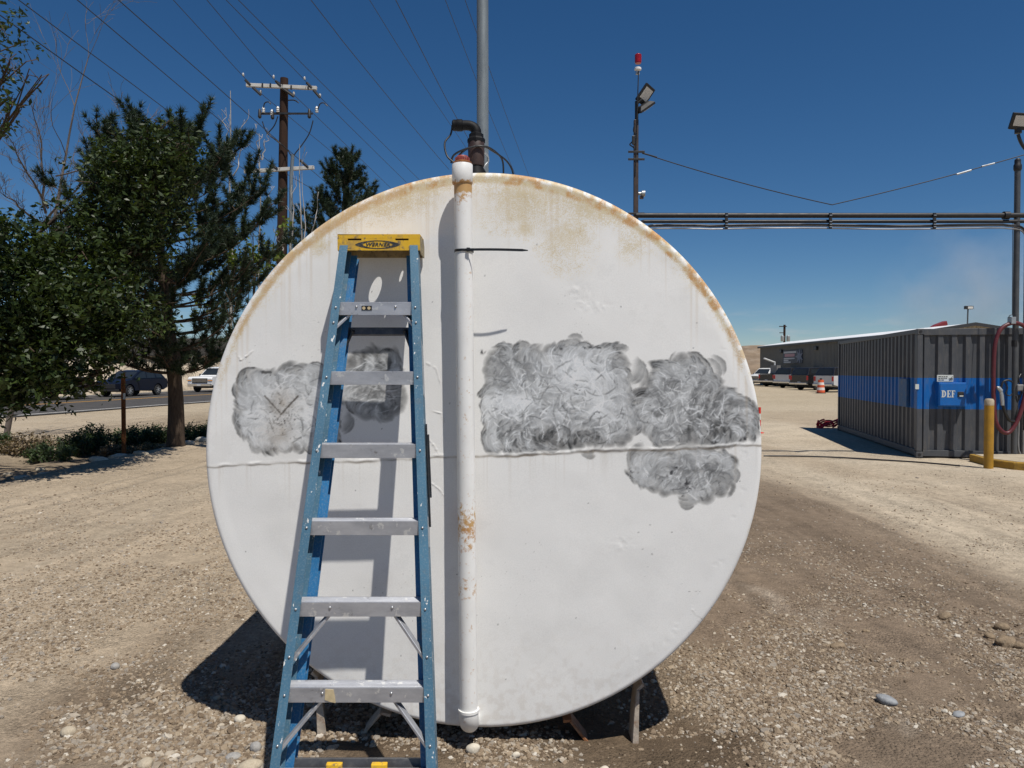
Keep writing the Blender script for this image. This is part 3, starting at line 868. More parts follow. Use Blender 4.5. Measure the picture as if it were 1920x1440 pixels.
# ---- overflow pipe down the middle of the head
m, nt, b, out = new_mat('pipe_white_with_rust_patch')
tc = nt.nodes.new('ShaderNodeTexCoord'); sx = nt.nodes.new('ShaderNodeSeparateXYZ'); nt.links.new(tc.outputs['Object'], sx.inputs[0])
nA = noise_node(nt, 45, 6, 0.7); nB = noise_node(nt, 9, 5, 0.6)
def zband(z, w, amp):
    q = nt.nodes.new('ShaderNodeMath'); q.operation = 'SUBTRACT'; nt.links.new(sx.outputs['Z'], q.inputs[0]); q.inputs[1].default_value = z
    q2 = nt.nodes.new('ShaderNodeMath'); q2.operation = 'ABSOLUTE'; nt.links.new(q.outputs[0], q2.inputs[0])
    r = nt.nodes.new('ShaderNodeMapRange'); nt.links.new(q2.outputs[0], r.inputs[0]); r.inputs[1].default_value = 0; r.inputs[2].default_value = w; r.inputs[3].default_value = amp; r.inputs[4].default_value = 0
    return r.outputs[0]
def addn(a, b_):
    q = nt.nodes.new('ShaderNodeMath'); q.operation = 'ADD'
    for i, v in ((0, a), (1, b_)):
        if isinstance(v, (int, float)): q.inputs[i].default_value = v
        else: nt.links.new(v, q.inputs[i])
    return q.outputs[0]
zz = lambda py: (P(870, py, TY - 0.1)).z
band = addn(addn(zband(zz(985), 0.17, 0.22), zband(zz(1100), 0.08, 0.12)), addn(zband(zz(352), 0.035, 0.5), zband(zz(370), 0.05, 0.18)))
f = ramp(nt, addn(nA.outputs['Fac'], band), [(0.60, 0.0), (0.74, 0.95)]).outputs[0]
c = mix(nt, f, ramp(nt, nB.outputs['Fac'], [(0.3, (0.72, 0.715, 0.69)), (0.7, (0.80, 0.795, 0.775))]).outputs[0], ramp(nt, nB.outputs['Fac'], [(0.35, (0.42, 0.17, 0.04)), (0.65, (0.5, 0.3, 0.1))]).outputs[0])
nt.links.new(c, b.inputs['Base Color']); b.inputs['Roughness'].default_value = 0.45; b.inputs['Specular IOR Level'].default_value = 0.35
bump(nt, b, nA.outputs['Fac'], 0.12, 0.004)
pipe_mat = m
PY_ = TY - 0.10; PR = 0.0405
top = P(868, 345, PY_); bot = P(879, 1335, PY_)
pts = [top + (bot - top) * (i / 12) for i in range(13)]
pipe = MB().tube(pts, PR, 28).build('overflow_pipe', pipe_mat, tank, smooth=40)
d = (bot - top).normalized()
el = [bot + Vector((0, 0, 0.012))]
for i in range(9):
    t = i / 8 * math.pi / 2
    el.append(bot + d * 0.075 * math.sin(t) + Vector((0, 0.075 * (1 - math.cos(t)), 0)))
el.append(el[-1] + Vector((0, 0.05, 0)))
MB().tube(el, [PR + .004] * len(el), 28).build('pipe_elbow', pipe_mat, pipe, smooth=40)
MB().tube([bot + Vector((0, 0, 0.004)), bot + Vector((0, 0, 0.016))], PR + .0075, 28).build('weld_bead', pipe_mat, pipe, smooth=40)
ct = P(867, 346, PY_); cb = P(867, 308, PY_)
MB().tube([ct, ct + (cb - ct) * .05, ct + (cb - ct) * .95, cb], [PR + .003, PR + .006, PR + .006, PR + .003], 28).build('collar', pipe_mat, pipe, smooth=40)
redcap = mat('red_cap', (0.26, 0.045, 0.035), 0.5, var=0.2, scale=20, dirt=(0.5, 0.45, 0.4), dirt_amt=0.5)
rusty = mat('bare_rust', (0.17, 0.065, 0.025), 0.85, var=0.35, scale=14, dirt=(0.34, 0.15, 0.05), dirt_amt=0.8, bumpy=0.3, spec=0.2)
cz = cb
capo = MB().lathe([(PR + .004, 0), (PR + .001, .008), (PR - .006, .012)], cz, 28).build('cap_flange', rusty, pipe, smooth=30)
kb = MB().lathe([(.031, .012), (.031, .028), (.026, .032), (.024, .036)], cz, 24)
for i in range(20):
    a_ = i / 20 * 6.283
    kb.box((cz.x + .031 * math.cos(a_), cz.y + .031 * math.sin(a_), cz.z + .02), (.005, .005, .014), Matrix.Rotation(a_, 3, 'Z'))
kb.build('pipe_cap', redcap, pipe, smooth=30)

# ---- cradle legs under the tank
steel_leg = mat('worn_leg_steel', (0.42, 0.36, 0.29), 0.7, var=0.25, scale=9, dirt=(0.20, 0.085, 0.035), dirt_amt=0.95, bumpy=0.25, spec=0.3)
copper = mat('rust_orange_leg', (0.30, 0.12, 0.045), 0.6, var=0.3, scale=9, dirt=(0.45, 0.33, 0.22), dirt_amt=0.7, bumpy=0.25)
def leg(ptsA, w, mt, dpt=0.10, flange=0.035):
    """bent cradle plate: outline in the plane of the head, drawn back under the tank"""
    b_ = MB(); th = 0.008
    p = [Vector(q) for q in ptsA]
    n_ = len(p)
    secs = []
    for i, q in enumerate(p):
        t = (p[min(i + 1, n_ - 1)] - p[max(i - 1, 0)]).normalized()
        nrm = Vector((t.z, 0, -t.x))
        secs.append([q - nrm * th, q + nrm * th, q + nrm * th + Vector((0, dpt, 0)), q - nrm * th + Vector((0, dpt, 0))])
    b_.loft(secs)
    t = (p[-1] - p[1]).normalized(); nrm = Vector((t.z, 0, -t.x))
    sec2 = []
    for i, q in enumerate(p[1:]):
        ww = w * (0.25 + 0.75 * i / max(1, n_ - 2))
        sec2.append([q - nrm * ww, q + nrm * .006, q + nrm * .006 + Vector((0, .007, 0)), q - nrm * ww + Vector((0, .007, 0))])
    if len(sec2) > 1: b_.loft([[v + Vector((0, -.008, 0)) for v in s_] for s_ in sec2])
    return b_.build('cradle_leg', mt, tank, smooth=25, bevel=.002)
LY = TY + 0.10
leg([P(1056, 1353, LY), P(1070, 1352, LY), P(1090, 1378, LY), P(1119, 1414, LY) ], 0.012, copper)
leg([P(1207, 1284, LY), P(1196, 1294, LY), P(1191, 1340, LY), P(1186, 1420, LY)], 0.028, steel_leg)
leg([P(732, 1342, LY), P(714, 1338, LY), P(690, 1365, LY), P(660, 1412, LY)], 0.010, steel_leg)
leg([P(584, 1262, LY), P(593, 1270, LY), P(596, 1330, LY), P(598, 1402, LY)], 0.045, steel_leg)
for yb in (TY + 1.9, TY + 4.1):
    MB().prism([(TC.x - .8, -.05), (TC.x + .8, -.05), (TC.x + .85, TC.z - TR * .72)] + [(TC.x + TR * 1.0 * math.sin(a_), TC.z - TR * 1.0 * math.cos(a_)) for a_ in np.linspace(.7, -.7, 15)] + [(TC.x - .85, TC.z - TR * .72)], 1, yb, yb + .2).build('cradle', steel_leg, tank)

# ---- black cable tie round the pipe
black_plastic = mat('black_nylon', (0.012, 0.012, 0.013), 0.4, var=0.2, scale=30)
zt = P(870, 471, PY_)
tie = thing('cable_tie', 'black cable tie strapped round the white pipe with its tail sticking out', 'cable tie', zt)
rg = MB()
ring_pts = 32
secs = []
for i in range(ring_pts + 1):
    a_ = i / ring_pts * 6.2832
    ca_, sa_ = math.cos(a_), math.sin(a_)
    ri, ro = PR + .001, PR + .0035
    secs.append([zt + Vector((ri * ca_, ri * sa_, -.0055)), zt + Vector((ro * ca_, ro * sa_, -.0055)), zt + Vector((ro * ca_, ro * sa_, .0055)), zt + Vector((ri * ca_, ri * sa_, .0055))])
rg.loft(secs); rg.build('band', black_plastic, tie, smooth=30)
hx = zt + Vector((.022, -PR - .006, 0))
MB().box(hx, (.016, .012, .017)).build('lock_head', black_plastic, tie, bevel=.002)
tail = [hx + Vector((0, -.002, 0))]
te = P(990, 469.5, PY_ - .05)
secs = []
for i in range(11):
    t = i / 10
    q = hx.lerp(te, t) + Vector((0, -.012 * math.sin(t * 3.14), .0))
    w_ = .0055 if i < 10 else .002
    secs.append([q + Vector((0, -.0011, -w_)), q + Vector((0, .0011, -w_)), q + Vector((0, .0011, w_)), q + Vector((0, -.0011, w_))])
MB().loft(secs).build('tail', black_plastic, tie)

# ---- fitting with black elbow and looping cable on top of the tank
black_pvc = mat('black_pipe_fitting', (0.006, 0.006, 0.007), 0.6, var=0.3, scale=12, spec=0.2)
brown_pipe = mat('brown_painted_pipe', (0.034, 0.017, 0.014), 0.6, var=0.25, scale=10, dirt=(0.11, 0.05, 0.03), dirt_amt=0.5)
FY = TY + 0.45
fb = P(893, 330, FY); fb.z = TC.z + TR - 0.01
fit = thing('tank_top_fitting', 'brown riser with black elbow and looping cables on top of the white tank', 'pipe fitting', fb)
zf = lambda py: P(893, py, FY).z
MB().lathe([(.055, 0), (.055, zf(318) - fb.z - .02), (.034, zf(312) - fb.z), (.034, zf(308) - fb.z)], fb, 24).build('base_flange', black_pvc, fit, smooth=30)
MB().lathe([(.040, zf(312)), (.043, zf(309)), (.043, zf(268)), (.040, zf(266))], (fb.x, fb.y, 0), 28).build('riser', brown_pipe, fit, smooth=30)
MB().lathe([(.046, zf(268)), (.047, zf(262)), (.044, zf(260)), (.038, zf(258)), (.038, zf(252)), (.030, zf(250))], (fb.x, fb.y, 0), 8).build('hex_bushing', black_pvc, fit)
e0 = Vector((fb.x, fb.y, zf(252))); pts = [e0]
for i in range(9):
    t = i / 8 * math.pi / 2
    pts.append(Vector((fb.x - .05 * (1 - math.cos(t)), fb.y, zf(252) + .012 + .035 * math.sin(t))))
pts.append(pts[-1] + Vector((-.03, 0, 0)))
MB().tube(pts, [.027] * 3 + [.026] * 8 , 18).build('elbow', black_pvc, fit, smooth=30)
q = pts[-1]
MB().lathe([(.026, 0), (.031, .004), (.031, .03), (.029, .034), (.029, .05), (.022, .056)], q + Vector((.01, 0, 0)), 16, Matrix.Rotation(-math.pi / 2, 3, 'Y')).build('cable_gland', black_pvc, fit, smooth=30)
def spline(pts, n=8):
    pts = [Vector(p) for p in pts]
    out_ = []
    for i in range(len(pts) - 1):
        p0 = pts[max(i - 1, 0)]; p1 = pts[i]; p2 = pts[i + 1]; p3 = pts[min(i + 2, len(pts) - 1)]
        for k in range(n):
            t = k / n
            out_.append(0.5 * ((2 * p1) + (p2 - p0) * t + (2 * p0 - 5 * p1 + 4 * p2 - p3) * t * t + (3 * p1 - p0 - 3 * p2 + p3) * t ** 3))
    out_.append(pts[-1]); return out_
gl = q + Vector((-.045, 0, 0))
MB().tube(spline([gl, P(845, 252, FY), P(834, 268, FY - .02), P(838, 292, FY - .04), P(852, 306, FY - .05), P(862, 318, FY - .03), P(870, 345, FY)]), .005, 8).build('cable', black_plastic, fit, smooth=60)
MB().tube(spline([P(846, 306, FY - .04), P(850, 292, FY - .05), P(866, 282, FY - .055), P(893, 274, FY - .05), P(915, 276, FY - .03), P(935, 290, FY), P(943, 305, FY + .02), P(944, 335, FY + .02)]), .005, 8).build('cable', black_plastic, fit, smooth=60)
MB().tube(spline([P(856, 304, FY - .03), P(862, 290, FY - .04), P(880, 277, FY - .05), P(905, 274, FY - .045), P(925, 284, FY), P(948, 300, FY + .03), P(960, 318, FY + .04), P(964, 340, FY + .04)]), .005, 8).build('cable', black_plastic, fit, smooth=60)
MB().tube(spline([P(908, 285, FY + .02), P(914, 292, FY + .05), P(915, 303, FY + .06), P(908, 313, FY + .05), P(903, 330, FY + .05)]), .006, 8).build('conduit_bend', mat('galvanised', (0.42, 0.44, 0.45), 0.45, 0.7, 0.12, 14, dirt=(0.3, 0.3, 0.29), dirt_amt=0.4), fit, smooth=60)

galv = MATS['galvanised']
pole_mat = mat('galvanised_pole', (0.20, 0.225, 0.235), 0.5, 0.35, 0.18, 5, dirt=(0.1, 0.11, 0.11), dirt_amt=0.4, stretch=(3, 3, 0.6))
GYp = TY + 1.0
gb = P(905, 320, GYp); gb.z = TC.z + TR - 0.02
gp = thing('galvanised_pole', 'tall grey galvanised pole rising behind the tank top fittings out of the picture', 'pole', gb)
MB().lathe([(.0355, 0), (.0345, 1.6)], gb, 28).build('lower_tube', pole_mat, gp, smooth=40)
MB().lathe([(.0345, 1.6), (.0335, 3.6), (.01, 3.62)], gb, 28).build('upper_tube', pole_mat, gp, smooth=40)
MB().lathe([(.08, -.01), (.08, .015), (.045, .03), (.045, .06)], gb, 24).build('pole_flange', pole_mat, gp, smooth=30)
# ================================================================ THE STEPLADDER
TILT = math.atan2(0.085, 0.298)
LB = Vector((-0.585, 2.63, 0.0)); LB.z = gh(-0.585, 2.69) + 0.0
LEN = 2.445
LM = Matrix.LocRotScale(LB, Euler((-TILT, 0, 0)), None)
lad = thing('stepladder', 'paint-spattered blue stepladder with yellow cap leaning against the white tank', 'stepladder', LB, (-TILT, 0, 0))
def rail_mat(name, base, spat):
    m, nt, b, out = new_mat(name)
    n1 = noise_node(nt, 5, 6, 0.65, stretch=(1, 1, 0.5)); n2 = noise_node(nt, 42, 5, 0.6, stretch=(1, 1, 0.55)); n3 = noise_node(nt, 130, 3, 0.6)
    c = ramp(nt, n1.outputs['Fac'], [(0.3, tuple(v * 0.72 for v in base)), (0.7, tuple(v * 1.2 for v in base))]).outputs[0]
    c = mix(nt, ramp(nt, n3.outputs['Fac'], [(0.5, 0.0), (0.75, 0.45)]).outputs[0], c, (0.26, 0.31, 0.33))
    c = mix(nt, ramp(nt, noise_node(nt, 11, 7, 0.75).outputs['Fac'], [(0.56, 0.0), (0.72, 0.55)]).outputs[0], c, (0.16, 0.15, 0.13))
    c = mix(nt, ramp(nt, n2.outputs['Fac'], [(spat, 0.0), (spat + 0.02, 0.95)]).outputs[0], c, (0.74, 0.73, 0.70))
    nt.links.new(c, b.inputs['Base Color'])
    b.inputs['Roughness'].default_value = 0.5
    bump(nt, b, n3.outputs['Fac'], 0.12, 0.003)
    return m
blue_f = rail_mat('blue_fibreglass', (0.062, 0.155, 0.235), 0.635)
blue_r = rail_mat('blue_fibreglass_rear', (0.02, 0.15, 0.34), 0.75)
m, nt, b, out = new_mat('worn_aluminium')
n1 = noise_node(nt, 12, 7, 0.7, stretch=(0.4, 1, 1)); n2 = noise_node(nt, 26, 5, 0.65)
c = ramp(nt, n1.outputs['Fac'], [(0.3, (0.33, 0.34, 0.37)), (0.7, (0.56, 0.57, 0.60))]).outputs[0]
c = mix(nt, ramp(nt, n2.outputs['Fac'], [(0.59, 0.0), (0.63, 0.75)]).outputs[0], c, (0.68, 0.68, 0.66))
c = mix(nt, ramp(nt, noise_node(nt, 17, 7, 0.75).outputs['Fac'], [(0.60, 0.0), (0.70, 0.7)]).outputs[0], c, (0.12, 0.11, 0.10))
nt.links.new(c, b.inputs['Base Color']); b.inputs['Metallic'].default_value = 0.55; b.inputs['Roughness'].default_value = 0.42
bump(nt, b, n1.outputs['Fac'], 0.08, 0.004)
alum = m
dark_al = mat('dark_steel_bar', (0.10, 0.10, 0.105), 0.5, 0.5, 0.25, 9, dirt=(0.25, 0.24, 0.22), dirt_amt=0.5)
def half_f(s): return 0.325 - (0.325 - 0.168) * s / LEN
def half_r(s): return 0.292 - (0.292 - 0.140) * s / LEN
def channel(sgn, half, n0, dep, fl, th, s0, s1, hooks=False):
    secs = []
    for s in np.linspace(s0, s1, 9):
        h = half(s); x = lambda i: sgn * (h - i)
        secs.append([LM @ Vector(q) for q in ((x(0), n0, s), (x(0), n0 + dep, s), (x(fl), n0 + dep, s), (x(fl), n0 + dep - th, s), (x(th), n0 + dep - th, s), (x(th), n0 + th, s), (x(fl), n0 + th, s), (x(fl), n0, s))])
    return MB().loft(secs)
for sg in (-1, 1):
    r1 = channel(sg, half_f, 0.0, 0.078, 0.036, 0.005, 0.04, LEN - 0.05).build('front_rail', blue_f, lad, bevel=.0012)
    fo = MB()
    hh = half_f(0.02)
    fo.box(LM @ Vector((sg * (hh - .018), .039, .03)), (.045, .09, .06))
    fo.build('rubber_foot', black_plastic, r1, bevel=.006)
    channel(sg, half_r, 0.086, 0.045, 0.034, 0.004, 0.05, LEN - 0.06).build('rear_rail', blue_r, lad, bevel=.001)
rivet_mat = mat('rivet_steel', (0.5, 0.5, 0.5), 0.35, 0.8, 0.1, 30)
RIV = None
def rivets(pts, parent):
    global RIV
    if RIV is None:
        o = MB().ball((0, 0, 0), .0055, 8, 4, 1.0).build('rivet', rivet_mat, None, smooth=60); RIV = o.data
        bpy.data.objects.remove(o)
    for p in pts:
        o = bpy.data.objects.new('rivet', RIV); col.objects.link(o); o.parent = parent
        o.location = OFF[parent.name].inverted() @ Vector(p)
STEP = 0.310
top_s = LEN
LEVEL = Matrix.Rotation(0, 3, 'X')
def at(x, n, s): return LM @ Vector((x, n, s))
for i in range(1, 8):
    s = top_s - i * STEP - 0.005
    h = half_f(s) - 0.0055
    c0 = at(0, 0.004, s)                      # top front edge of the tread, level in the place
    y0 = c0.y; z0 = c0.z
    dep = 0.074; th = 0.0035; lip = 0.056
    st = MB()
    prof = [(y0, z0), (y0, z0 - lip), (y0 + .006, z0 - lip), (y0 + .006, z0 - th), (y0 + dep - .006, z0 - th), (y0 + dep - .006, z0 - lip * .75), (y0 + dep, z0 - lip * .75), (y0 + dep, z0)]
    # treads get shallow grooves
    groove = []
    ng_ = 5
    for k in range(ng_):
        ya = y0 + dep - .008 - k * (dep - .014) / ng_
        groove += [(ya, z0), (ya - .002, z0 - .002), (ya - .006, z0 - .002), (ya - .008, z0)]
    st.prism(prof + groove, 0, LB.x - h, LB.x + h)
    so = st.build('step', alum, lad, bevel=.0008)
    rv = [at(sg * (half_f(s) - .018), -.001, s - .026) for sg in (-1, 1)]
    if i in (1, 5, 6):
        rv += [Vector((LB.x + sg * h * .46, y0 - .001, z0 - .02)) for sg in (-1, 1)]
        # diagonal braces from the step to the rails
        L_ = 0.085 if i == 1 else 0.19
        for sg in (-1, 1):
            a0 = Vector((LB.x + sg * h * (.62 if i == 1 else .46), y0 + .03, z0 - lip + .012)); a1 = at(sg * (half_f(s - L_) - .016), .022, s - .03 - L_)
            dv = (a1 - a0); M3 = dv.to_track_quat('Z', 'Y').to_matrix()
            MB().box((a0 + a1) / 2, (.024, .012, dv.length + .02), M3).build('brace', alum, so, bevel=.002)
            rv.append(at(sg * (half_f(s - L_) - .018), -.001, s - .03 - L_ + .02))
    rivets(rv, so)
tape = mat('tan_tape', (0.52, 0.42, 0.25), 0.8, var=0.15, scale=60)
s6 = top_s - 6 * STEP - .005
c6 = at(0, .004, s6)
MB().prism([(LB.x - .118, c6.z - .004), (LB.x - .088, c6.z - .006), (LB.x - .083, c6.z - .03), (LB.x - .080, c6.z - .056), (LB.x - .1, c6.z - .052), (LB.x - .121, c6.z - .044)], 1, c6.y - .003, c6.y - .0005).build('tape_scrap', tape, lad)
s1_ = top_s - STEP - .005; c1_ = at(0, .004, s1_)
stk = MB().bb(LB.x - .062, LB.x - .018, c1_.y - .0016, c1_.y - .0004, c1_.z - .036, c1_.z - .016).build('sticker', black_plastic, lad)
for dx in (-.052, -.030):
    MB().lathe([(.007, 0), (.007, .0006)], (LB.x + dx, c1_.y - .0017, c1_.z - .026), 12, Matrix.Rotation(math.pi / 2, 3, 'X')).build('sticker_dot', tape, stk)
lab_m = mat('faded_rail_label', (0.34, 0.37, 0.40), 0.6, var=0.2, scale=30, dirt=(0.12, 0.11, 0.10), dirt_amt=0.6)
for sg, s_a, s_b in ((-1, 2.06, 2.24), (1, 1.72, 1.95), (1, 1.1, 1.22)):
    secs = []
    for s_ in (s_a, s_b):
        hx_ = half_f(s_) - .0052 if sg < 0 else half_f(s_) + .0012
        secs.append([at(sg * hx_, .014, s_), at(sg * (hx_ - .0009), .014, s_), at(sg * (hx_ - .0009), .064, s_), at(sg * hx_, .064, s_)])
    MB().loft(secs).build('rail_label', lab_m, lad)
# rear cross bars with braces
for s, wz, mt in ((top_s - 1.33 * STEP, .034, dark_al), (top_s - 6.92 * STEP, .034, dark_al)):
    h = half_r(s) - .004
    bar = MB(); c0 = at(0, .112, s)
    bar.box(c0, (2 * h, .02, wz), Matrix.Rotation(-TILT, 3, 'X'))
    bo = bar.build('rear_bar', mt, lad, bevel=.002)
    if abs(s - (top_s - 1.33 * STEP)) < .01:
        for sg in (-1, 1):
            a0 = c0 + Vector((sg * h * .72, -.018, .0)); a1 = at(sg * (half_r(s - .12) - .01), .10, s - .13)
            MB().tube([a0, a1], .008, 10).build('spreader_brace', black_plastic, bo, smooth=40)
            MB().ball(a0, .011, 8, 5).build('pivot', black_plastic, bo, smooth=40)
yel_m, nt, b, out = new_mat('scuffed_yellow_plastic')
n1 = noise_node(nt, 14, 7, 0.7); n2 = noise_node(nt, 38, 6, 0.7)
c = ramp(nt, n1.outputs['Fac'], [(0.3, (0.62, 0.36, 0.012)), (0.65, (0.78, 0.48, 0.02))]).outputs[0]
c = mix(nt, ramp(nt, n1.outputs['Fac'], [(0.48, 0.0), (0.62, 0.75)]).outputs[0], c, (0.33, 0.21, 0.07))
c = mix(nt, ramp(nt, n2.outputs['Fac'], [(0.56, 0.0), (0.62, 0.8)]).outputs[0], c, (0.12, 0.10, 0.08))
nt.links.new(c, b.inputs['Base Color']); b.inputs['Roughness'].default_value = 0.5
bump(nt, b, n2.outputs['Fac'], 0.15, 0.004)
s = top_s - 6.93 * STEP
for sg in (-1, 1):
    c0 = at(sg * .085, .082, s - .012)
    MB().prism([(c0.x - .03, c0.z + .022), (c0.x + .03, c0.z + .022), (c0.x + .03, c0.z - .01), (c0.x + sg * .07, c0.z - .055), (c0.x + sg * .03, c0.z - .055), (c0.x - .03, c0.z - .012)] if sg > 0 else
               [(c0.x + .03, c0.z + .022), (c0.x - .03, c0.z + .022), (c0.x - .03, c0.z - .01), (c0.x - .07, c0.z - .055), (c0.x - .03, c0.z - .055), (c0.x + .03, c0.z - .012)], 1, c0.y - .012, c0.y + .012).build('brace_clip', yel_m, lad, bevel=.003)
# folded spreader arms hanging on the right side
hr = half_f(1.45)
for dx, dn, s0, s1 in ((.006, .03, 1.60, 1.18), (.011, .05, 1.56, 1.30)):
    a0 = at(half_f(s0) + dx, dn, s0); a1 = at(half_f(s1) + dx, dn + .015, s1)
    dv = a1 - a0
    MB().box((a0 + a1) / 2, (.006, .016, dv.length), dv.to_track_quat('Z', 'Y').to_matrix()).build('spreader_arm', black_plastic, lad, bevel=.001)
a0 = at(-half_f(1.58) - .006, .04, 1.58)
MB().box(a0, (.007, .02, .05), Matrix.Rotation(-TILT, 3, 'X')).build('spreader_pivot', black_plastic, lad, bevel=.002)
# ---- the cap
ct = at(0, 0, top_s)
cx0, cx1 = LB.x - .181, LB.x + .181
cy0, cy1 = ct.y - .012, min(ct.y + .162, TY - .022)
cz1 = ct.z; cz0 = ct.z - .071
cap = MB()
def skirt(x0, x1, y0, y1):
    cap.bb(x0, x1, y0, y1, cz0, cz1 - .0045)
capq = MB()
w = .005
# front skirt with two slots
fz = [cz0, cz1 - .027, cz1 - .019, cz1 - .0045]
slots = [(cx0 + .045, cx0 + .105), (cx1 - .108, cx1 - .05)]
xsp = [cx0, slots[0][0], slots[0][1], slots[1][0], slots[1][1], cx1]
capq.bb(cx0, cx1, cy0, cy0 + w, fz[0], fz[1])
capq.bb(cx0, cx1, cy0, cy0 + w, fz[2], fz[3])
for a_, b_ in ((xsp[0], xsp[1]), (xsp[2], xsp[3]), (xsp[4], xsp[5])):
    capq.bb(a_, b_, cy0 + .0002, cy0 + w - .0002, fz[1], fz[2])
capq.build('cap_front', yel_m, lad)
dark_in = mat('dark_cap_inside', (0.05, 0.02, 0.015), 0.7, var=0.2, scale=20)
MB().bb(cx0 + .03, cx1 - .03, cy0 + w + .012, cy0 + w + .016, cz1 - .034, cz1 - .012).build('slot_back', dark_in, lad)
worn = mat('scuffed_grey_yellow', (0.30, 0.24, 0.13), 0.65, var=0.35, scale=16, dirt=(0.07, 0.065, 0.06), dirt_amt=0.9, bumpy=0.2)
sk = MB()
for sg, xx in ((-1, cx0), (1, cx1)):
    x0_, x1_ = (xx, xx + w) if sg < 0 else (xx - w, xx)
    sk.prism([(cy0 + w + .0003, cz0), (cy0 + w + .0003, cz1 - .0046), (cy1 - .03, cz1 - .0046), (cy1, cz1 - .03), (cy1, cz0 - .01), (cy0 + .06, cz0 - .01)], 0, x0_, x1_)
sk.bb(cx0 + w, cx1 - w, cy1 - w, cy1, cz0 - .008, cz1 - .03)
sk.build('cap_side', worn, lad, bevel=.001)
# top plate with holes
cu = bpy.data.curves.new('cap_top', 'CURVE'); cu.dimensions = '2D'; cu.fill_mode = 'BOTH'; cu.extrude = .0022
def loop(pts):
    sp = cu.splines.new('POLY'); sp.points.add(len(pts) - 1)
    for q, p in zip(sp.points, pts): q.co = (p[0], p[1], 0, 1)
    sp.use_cyclic_u = True
hw_, dp_ = .181, cy1 - cy0
loop([(-hw_, 0), (hw_, 0), (hw_, dp_ - .03), (hw_ - .02, dp_ - .006), (-hw_ + .02, dp_ - .006), (-hw_, dp_ - .03)])
loop([(.012 + .026 * math.cos(t), .092 + .026 * math.sin(t)) for t in np.linspace(0, 6.283, 25)[:-1]])
loop([(-.09 + .006 * math.cos(t), .075 + .02 * math.sin(t)) for t in np.linspace(0, 6.283, 17)[:-1]])
loop([(.115 + .007 * math.cos(t), .118 + .012 * math.sin(t)) for t in np.linspace(0, 6.283, 17)[:-1]])
loop([(.09 + .003 * math.cos(t), .045 + .008 * math.sin(t)) for t in np.linspace(0, 6.283, 13)[:-1]])
t_o = bpy.data.objects.new('cap_top_source', cu); col.objects.link(t_o); bpy.context.view_layer.update()
me = bpy.data.meshes.new_from_object(t_o.evaluated_get(bpy.context.evaluated_depsgraph_get()))
bpy.data.objects.remove(t_o); bpy.data.curves.remove(cu)
me.transform(Matrix.Translation((LB.x, cy0, cz1 - .0022)))
link('cap_top', me, yel_m, lad)
# maker's oval and lettering on the cap
ink = mat('black_print', (0.02, 0.025, 0.03), 0.6, var=0.3, scale=40, dirt=(0.35, 0.3, 0.2), dirt_amt=0.6)
ov = MB(); oc = Vector((LB.x - .005, cy0 - .0008, cz1 - .046))
def lens(hw, hh, n=40):
    return [(hw * math.cos(t), hh * math.sin(t) * (1 - .35 * abs(math.cos(t)) ** 3)) for t in np.linspace(0, 2 * math.pi, n, endpoint=False)]
outer, inner = lens(.098, .0185), lens(.066, .0150)
n_ = len(outer)
V = [(oc.x + x, oc.y, oc.z + z) for x, z in outer] + [(oc.x + x, oc.y, oc.z + z) for x, z in inner]
ov.add(V, [(i, (i + 1) % n_, n_ + (i + 1) % n_, n_ + i) for i in range(n_)])
ov.build('oval_mark', ink, lad)
tm = text_mesh('WERNER', .026, 0.0003, 0.25, 1.05, 0.0006)
tm.transform(Matrix.Translation((oc.x, oc.y - .0006, oc.z)) @ Matrix.Rotation(math.pi / 2, 4, 'X') @ Matrix.Diagonal((1.0, .85, 1, 1)))
link('lettering', tm, ink, lad)

# ================================================================ STONES AND CLODS lying about
def stone_mesh(name, size, seed, rough=0.25, sub=3):
    bm = bmesh.new(); bmesh.ops.create_icosphere(bm, subdivisions=sub, radius=1.0)
    g = np.random.default_rng(seed); offs = g.normal(0, 1, (7, 3)); amps = g.random(7)
    for v in bm.verts:
        p = v.co.copy(); d = 0
        for o, am in zip(offs, amps):
            d += am * math.sin(p.dot(Vector(o)) * 1.7 + am * 9)
        v.co = p * (1 + rough * 0.3 * d)
        v.co = Vector((v.co.x * size[0], v.co.y * size[1], v.co.z * size[2]))
    me = bpy.data.meshes.new(name); bm.to_mesh(me); bm.free()
    return me
st_tan = mat('stone_tan', (0.42, 0.36, 0.27), 0.9, var=0.2, scale=18, dirt=(0.25, 0.19, 0.13), dirt_amt=0.6, bumpy=0.3, spec=0.2)
st_grey = mat('stone_grey', (0.30, 0.29, 0.275), 0.9, var=0.25, scale=22, dirt=(0.42, 0.39, 0.34), dirt_amt=0.7, bumpy=0.3, spec=0.2)
st_white = mat('stone_white', (0.55, 0.50, 0.41), 0.9, var=0.15, scale=18, dirt=(0.35, 0.28, 0.2), dirt_amt=0.5, bumpy=0.2, spec=0.2)
st_blue = mat('stone_bluegrey', (0.24, 0.25, 0.26), 0.85, var=0.25, scale=14, dirt=(0.40, 0.40, 0.39), dirt_amt=0.6, bumpy=0.3, spec=0.3)
clod = mat('dirt_clod', (0.24, 0.18, 0.12), 0.95, var=0.25, scale=25, dirt=(0.34, 0.28, 0.2), dirt_amt=0.6, bumpy=0.6, spec=0.1)
